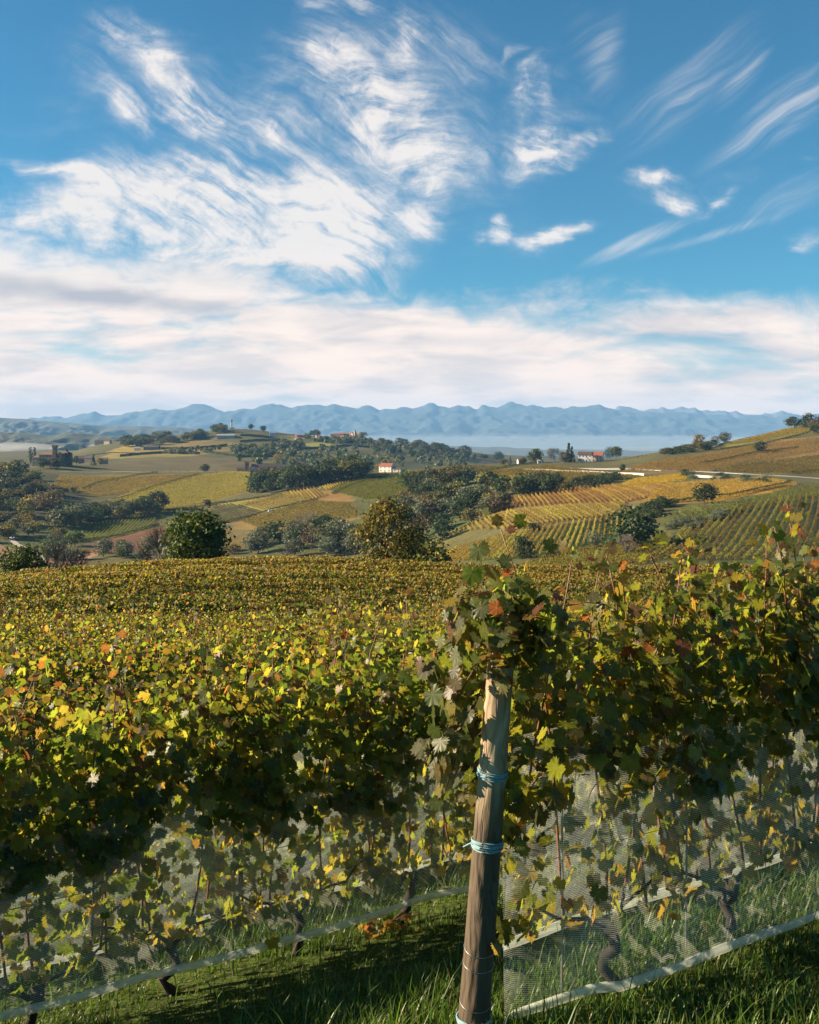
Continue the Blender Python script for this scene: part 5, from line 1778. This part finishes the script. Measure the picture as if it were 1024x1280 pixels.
for kx in range(3):
    for kyy in range(3):
        if kx == 1 and kyy == 1:
            continue
        tw.add(*box((4.6 + kx * 2.1) * s, (5.8 + kx * 2.1) * s, (-11.4 + kyy * 2.1) * s, (-10.2 + kyy * 2.1) * s, 23.6 * s, 25 * s))
tower = tw.build('tower', M_wl['brick'], ca)
for zc in (8, 14, 19):
    MB().add(*box(6.8 * s, 7.9 * s, -11.05 * s - .02, -10.9 * s, zc * s, (zc + 1.8) * s)).build('window', M_win, tower)

house(103, 579, 9, 9, 'small farmhouse with bright terracotta roof beside the castle', 'brick', 'terra', rz=.25, wins=2, rows=1)
house(112, 578, 10, 8, 'dark roofed barn behind the small terracotta farmhouse', 'stone', 'dark', name='barn', rz=-.2, wins=2, rows=1, chim=0)
house(130, 580, 9, 8, 'low brown barn beside the round golden tree', 'stone', 'brown', name='barn', rz=.1, wins=2, rows=1, chim=0)
house(125, 555.5, 12, 6, 'cream farmhouse on the ridge before the white mist', 'cream', 'dark', rz=.2, dmin=900, wins=4)
house(135, 555, 8, 5.5, 'smaller cream farmhouse on the ridge before the white mist', 'cream', 'dark', rz=-.3, dmin=900, wins=2)
house(172, 563, 7, 4.5, 'white cottage below the ridge wood', 'white', 'grey', rz=.1, dmin=900, wins=2, rows=1)
house(190, 562, 18, 5, 'long grey barn below the ridge wood', 'stone', 'dark', name='barn', rz=.05, dmin=900, wins=4, rows=1, chim=0)

# the long farm with its tower
p = hit(330, 591)
s = p[1] / F
fm = thing('farmstead', 'long pink farmstead with dark roof and a square brick tower', 'farm', (p[0], p[1], p[2] - .2), .10)
gable(fm, 38 * s, 9 * s, 7.5 * s, 3.4 * s, M_wl['pink'], M_rf['dark'], 9, 1, True, 1, x0=4 * s)
gable(fm, 7 * s, 6 * s, 5.5 * s, 2.2 * s, M_wl['cream'], M_rf['dark'], 2, 1, False, 0, x0=-14 * s, y0=-7 * s)
gable(fm, 9 * s, 6 * s, 6.0 * s, 2.6 * s, M_wl['cream'], M_rf['dark'], 3, 1, False, 0, x0=-1 * s, y0=-7.7 * s)
gable(fm, 10 * s, 6 * s, 5.0 * s, 2.0 * s, M_wl['pink'], M_rf['dark'], 2, 1, False, 0, x0=-28 * s)
ft = MB().add(*box(-23.4 * s, -18.6 * s, -3 * s, 1.8 * s, -2, 13 * s)).add(*box(-23.8 * s, -18.2 * s, -3.4 * s, 2.2 * s, 13 * s, 13.8 * s)).build('tower', M_wl['brick'], fm)
for zc in (5, 9.6):
    MB().add(*box(-21.5 * s, -20.4 * s, -3 * s - .05, -2.9 * s, zc * s, (zc + 1.6) * s)).build('window', M_win, ft)

# white house with the red roof on the crest
house(484, 590, 17, 11, 'white house with a red roof on the middle crest', 'white', 'red', rz=-.45, wins=3, rows=2)
house(497, 590, 10, 6, 'low white annex with dark roof beside the red roofed house', 'white', 'dark', rz=-.3, wins=2, rows=1, chim=0)
# the farmhouse on the right skyline
p = hit(738, 577)
s = p[1] / F * .84
fh = thing('farmhouse', 'white gabled farmhouse, half its roof dark and half red, on the right skyline', 'house', (p[0], p[1], p[2] - .2), -.30)
gable(fh, 20 * s, 10 * s, 10.5 * s, 4.2 * s, M_wl['white'], M_rf['dark'], 4, 2, True, 1, x0=-7.5 * s, sidewin=2)
gable(fh, 16 * s, 12 * s, 9.4 * s, 5.0 * s, M_wl['pink'], M_rf['red'], 3, 2, False, 1, x0=10.8 * s, y0=1.0 * s)
house(651, 580, 8, 7, 'tiny white cottage with pinkish roof on the middle skyline', 'white', 'terra', rz=.2, wins=2, rows=1, chim=0)
house(675, 579, 6, 4.5, 'low white shed right of the dark round tree', 'white', 'grey', name='shed', rz=0, wins=1, rows=1, chim=0)
# the hut
hr, s = house(784, 680, 20, 15, 'small brown wooden hut under the big round tree', 'brown', 'brown', name='hut', rz=-.1, wins=2, rows=1, chim=0, roof_k=.28)
# the far hill: column, village, barns
p = hit(289.5, 536.5, 900)
s = p[1] / F
col_ = thing('lookout_tower', 'tall slender lookout tower with wider top rising from the far ridge', 'tower', tuple(p))
MB().add(*tube([(0, 0, -1), (0, 0, 7 * s), (0, 0, 9.5 * s)], [1.1 * s, .8 * s, .75 * s], 12)).build('shaft', M_wl['grey'], col_)
MB().add(*tube([(0, 0, 9.5 * s), (0, 0, 10 * s), (0, 0, 11.6 * s), (0, 0, 12.1 * s)], [.9 * s, 1.4 * s, 1.4 * s, .5 * s], 12)).build('platform', M_wl['stone'], col_)
MB().add(*box(-2 * s, 3.2 * s, -1.6 * s, 1.6 * s, -1, 2.2 * s)).build('base', M_wl['white'], col_)
VG = 'houses of the hilltop village'
for k, (px, py, w, h, wl, rf) in enumerate([(416, 545.5, 5, 4, 'stone', 'terra'), (421, 545.5, 6, 4.5, 'pink', 'terra'), (427, 545.5, 6, 5.5, 'cream', 'terra'), (433, 545, 6, 5, 'stone', 'brown'), (437, 545, 5, 6, 'cream', 'terra'),
                                            (447, 546.5, 6, 5.5, 'pink', 'terra'), (452, 548, 5, 4, 'stone', 'brown'), (424, 548, 6, 4, 'cream', 'brown'), (430, 548.5, 7, 4, 'pink', 'terra'), (440, 548.5, 6, 4, 'stone', 'terra')]):
    house(px, py, w, h, 'tile roofed house in the hilltop village around the church', wl, rf, rz=rng.uniform(-.4, .4), dmin=1200, wins=2, rows=2, chim=0, group=VG)
p = hit(443, 545.5, 1200)
s = p[1] / F
ch = thing('church', 'pale church with a pointed bell tower above the hilltop village', 'church', tuple(p), .3)
gable(ch, 6 * s, 5 * s, 4.5 * s, 2 * s, M_wl['cream'], M_rf['terra'], 2, 1, True, 0)
ct = MB().add(*box(-1 * s, 1 * s, -4.6 * s, -2.6 * s, -1, 8 * s)).build('bell_tower', M_wl['cream'], ch)
MB().add([(-1.1 * s, -4.7 * s, 8 * s), (1.1 * s, -4.7 * s, 8 * s), (1.1 * s, -2.5 * s, 8 * s), (-1.1 * s, -2.5 * s, 8 * s), (0, -3.6 * s, 10.5 * s)], [np.array([(0, 1, 4), (1, 2, 4), (2, 3, 4), (3, 0, 4)]), np.array([(3, 2, 1, 0)])]).build('spire', M_rf['terra'], ct)
for px, py, w, h, wl, rf, lab in [(283, 547, 22, 4, 'grey', 'grey', 'long grey flat barn on the slope under the lookout tower'), (314, 563, 9, 4, 'white', 'grey', 'white shed in the woodland of the far hill'), (325, 562, 8, 4, 'stone', 'brown', 'brown shed in the woodland of the far hill'),
                                  (341, 545, 8, 6, 'blue', 'grey', 'pale blue house on the ridge right of the lookout tower'), (371, 549.5, 5, 3.6, 'white', 'red', 'small white house alone on the slope before the village'),
                                  (462, 552, 5, 4, 'white', 'grey', 'white house at the foot of the hilltop village'), (534, 560, 12, 4, 'grey', 'grey', 'grey flat shed on the far ridge'), (576, 565, 15, 4, 'brick', 'brown', 'long brown roofed shed on the far ridge'),
                                  (398, 547, 6, 3.4, 'pink', 'terra', 'pink house left of the hilltop village'), (375, 546, 10, 3, 'stone', 'terra', 'low pinkish farm on the ridge before the village')]:
    house(px, py, w, h, lab, wl, rf, name='barn' if w > 10 else 'house', rz=rng.uniform(-.3, .3), dmin=1000, wins=3, rows=1, chim=0)

# hedges and field edges on the far hill
for pts, lab in [([(150, 571), (200, 567), (250, 568)], 'hedge line across the lower far hill left of the lone road tree'), ([(180, 560), (230, 562), (285, 557)], 'hedge line below the ridge wood of the far hill'),
                 ([(255, 566), (300, 572), (345, 571)], 'hedge along the foot of the far hill behind the long farm'), ([(300, 545), (340, 548), (372, 555)], 'hedge running down the far hill right of the lookout tower'),
                 ([(300, 553), (330, 551), (360, 552)], 'hedge under the pale blue house'), ([(380, 562), (430, 558), (480, 562)], 'hedge across the slope under the hilltop village'),
                 ([(392, 551), (430, 552), (470, 556)], 'hedge close under the hilltop village')]:
    hedge_row(pts, lab, 'dark', 4.0, 'hedges on the far hill', wid=2.0, size=2.2)

# ------------------------------------------------------------------ low white walls by the road
M_wall = plain('pale_concrete', (.56, .50, .45), .9, .2, .5)


def low_wall(pts, h, label, thick=.4, name='retaining_wall'):
    P = hits(pts)
    sd_ = np.concatenate([[0], np.cumsum(np.linalg.norm(np.diff(P[:, :2], axis=0), axis=1))])
    t = np.arange(0, sd_[-1], 2.0)
    x, y = np.interp(t, sd_, P[:, 0]), np.interp(t, sd_, P[:, 1])
    z = zg(x, y)
    dx_, dy_ = np.gradient(x), np.gradient(y)
    L_ = np.hypot(dx_, dy_)
    nx, ny = -dy_ / L_ * thick / 2, dx_ / L_ * thick / 2
    n = len(t)
    v = np.concatenate([np.stack([x + sx_ * nx, y + sx_ * ny, z + zz_], -1) for sx_, zz_ in ((-1, -.8), (1, -.8), (1, h), (-1, h))])
    i = np.arange(n - 1)
    fs = [np.stack([i + a * n, i + 1 + a * n, i + 1 + b * n, i + b * n], -1) for a, b in ((0, 1), (1, 2), (2, 3), (3, 0))]
    fs += [np.array([[0, n, 2 * n, 3 * n]]), np.array([[n - 1, 4 * n - 1, 3 * n - 1, 2 * n - 1]])]
    root = thing(name, label, 'wall', (0, 0, 0))
    MB().add(v, fs).build('wall', M_wall, root)
    v2 = np.concatenate([np.stack([x + sx_ * nx * 1.25, y + sx_ * ny * 1.25, z + zz_], -1) for sx_, zz_ in ((-1, h + .01), (1, h + .01), (1, h + .12), (-1, h + .12))])
    MB().add(v2, fs).build('coping', M_wall, root)


low_wall([(655, 588), (690, 589), (720, 590.5), (760, 592), (806, 594.5)], 1.4, 'long low white retaining wall below the road, left of the golden field')
low_wall([(866, 596), (878, 597), (902, 598.5)], 1.6, 'short cream retaining wall under the road on the right hill')
M_rail = plain('guard_rail_steel', (.5, .5, .5), .5, .1, 3, 0, .3)


def rail(pts, label):
    P = hits(pts)
    sd_ = np.concatenate([[0], np.cumsum(np.linalg.norm(np.diff(P[:, :2], axis=0), axis=1))])
    t = np.arange(0, sd_[-1], 2.0)
    x, y = np.interp(t, sd_, P[:, 0]), np.interp(t, sd_, P[:, 1])
    z = zg(x, y)
    root = thing('guard_rail', label, 'guard rail', (0, 0, 0))
    MB().add(*tube(np.stack([x, y, z + .75], -1), .18, 6)).build('rail', M_rail, root)
    for a in range(0, len(t), 3):
        MB().add(*box(x[a] - .06, x[a] + .06, y[a] + .2, y[a] + .32, z[a] - .3, z[a] + .85)).build('rail_post', M_rail, root)


rail([(700, 586), (760, 588), (828, 590)], 'pale guard rail along the road above the white wall')
rail([(862, 590), (900, 592), (930, 594)], 'pale guard rail beside the blue car')

# blue road sign
p = hit(704, 579)
sg = thing('road_sign', 'blue road sign on a pole left of the farmhouse', 'sign', tuple(p))
MB().add(*tube([(0, 0, -.3), (0, 0, 3.6)], .06, 7)).build('pole', M_metal, sg)
MB().add(*box(-1.0, 1.0, -.09, -.065, 2.0, 3.8)).build('panel', plain('blue_enamel', (.03, .14, .52), .4, .1), sg)

# vehicles
M_tyre = plain('tyre_rubber', (.02, .02, .02), .8, .2)


def car(px, py, label, paint, van=False, rz=0.0, dmin=106, lift=.15):
    p = hit(px, py, dmin)
    root = thing('van' if van else 'car', label, 'van' if van else 'car', (p[0], p[1], p[2] + lift), rz)
    prof = [(-2.1, .35), (2.1, .35), (2.15, .85), (1.2, .98), (.55, 1.45), (-1.3, 1.48), (-2.05, 1.0)] if not van else [(-2.4, .4), (2.4, .4), (2.45, 1.0), (1.9, 1.2), (1.3, 2.0), (-2.35, 2.05), (-2.42, 1.0)]
    k = len(prof)
    v = [(x, -.85, z) for x, z in prof] + [(x, .85, z) for x, z in prof]
    side = [np.array([list(range(k))]), np.array([list(range(2 * k - 1, k - 1, -1))])]
    q = np.array([(a, a + k, (a + 1) % k + k, (a + 1) % k) for a in range(k)])
    o = MB().add(v, side + [q]).build('body', paint, root)
    bv = o.modifiers.new('bevel', 'BEVEL')
    bv.width = .08
    bv.segments = 2
    for xw in (-1.35, 1.35):
        for yw in (-.86, .86):
            MB().add(*tube([(xw, yw - .1, .33), (xw, yw + .1, .33)], .33, 14)).build('wheel', M_tyre, root)
    if van:
        MB().add(*box(.6, 1.45, -.875, -.86, 1.25, 1.75)).build('window', M_win, root)
    else:
        MB().add(*box(-1.1, .5, -.875, -.86, 1.0, 1.36)).build('window', M_win, root)
    return root


car(894, 590, 'blue car driving on the road across the right hill', plain('blue_paint', (.05, .12, .38), .35, .05), rz=.1, lift=.25)
car(339, 640.5, 'tiny white van parked by the dark vine row', plain('white_paint', (.72, .72, .70), .4, .05), van=True, rz=.3)

# the vine posts seen against the sky on the right ridge
for px in np.arange(782, 826, 5.2):
    p = hit(float(px), 574 - (px - 782) * .17 + 1)
    o = thing('skyline_vine', 'single vine with red leaves on the skyline right of the farmhouse', 'grapevine bush', (p[0], p[1], p[2]), rng.uniform(0, 6), 'red vines dotted along the skyline')
    MB().add(*tube([(0, 0, -.3), (0.03, 0, .9), (0, 0, 2.1)], [.07, .06, .03], 6)).build('stem', M_bark, o)
    f_ = MB()
    n_ = 60
    ps = rng.normal(0, 1, (n_, 3)) * (.38, .38, .5) + (0, 0, 1.35)
    v_, fs_, kk_ = scatter(*CLUMP, ps, rot_rand(n_, rng), rot_rand(n_, rng), rng.uniform(.3, .5, n_))
    f_.add(v_, fs_, np.repeat(pickc('rusty', n_, rng), kk_, 0))
    f_.build('foliage', M_leaf_far, o)
# low pale posts along the road left of the long farm
for k in range(11):
    p = hit(178 + k * 11.5, 589.5)
    o = MB().add(*box(-.55, .55, -.3, .3, -.4, 1.5)).add(*box(-.65, .65, -.4, .4, 1.5, 1.7)).build('stone_bollard', M_wl['pink'], None, tuple(p))
    tag(o, 'pale stone pillar beside the road left of the long farm', 'pillar', 'pale pillars along the castle road')

open('/tmp/counts.txt', 'w').write(str((n_vines, n_trees, row_count))) if False else None
print('vines', n_vines, 'trees', n_trees, 'rows', row_count)
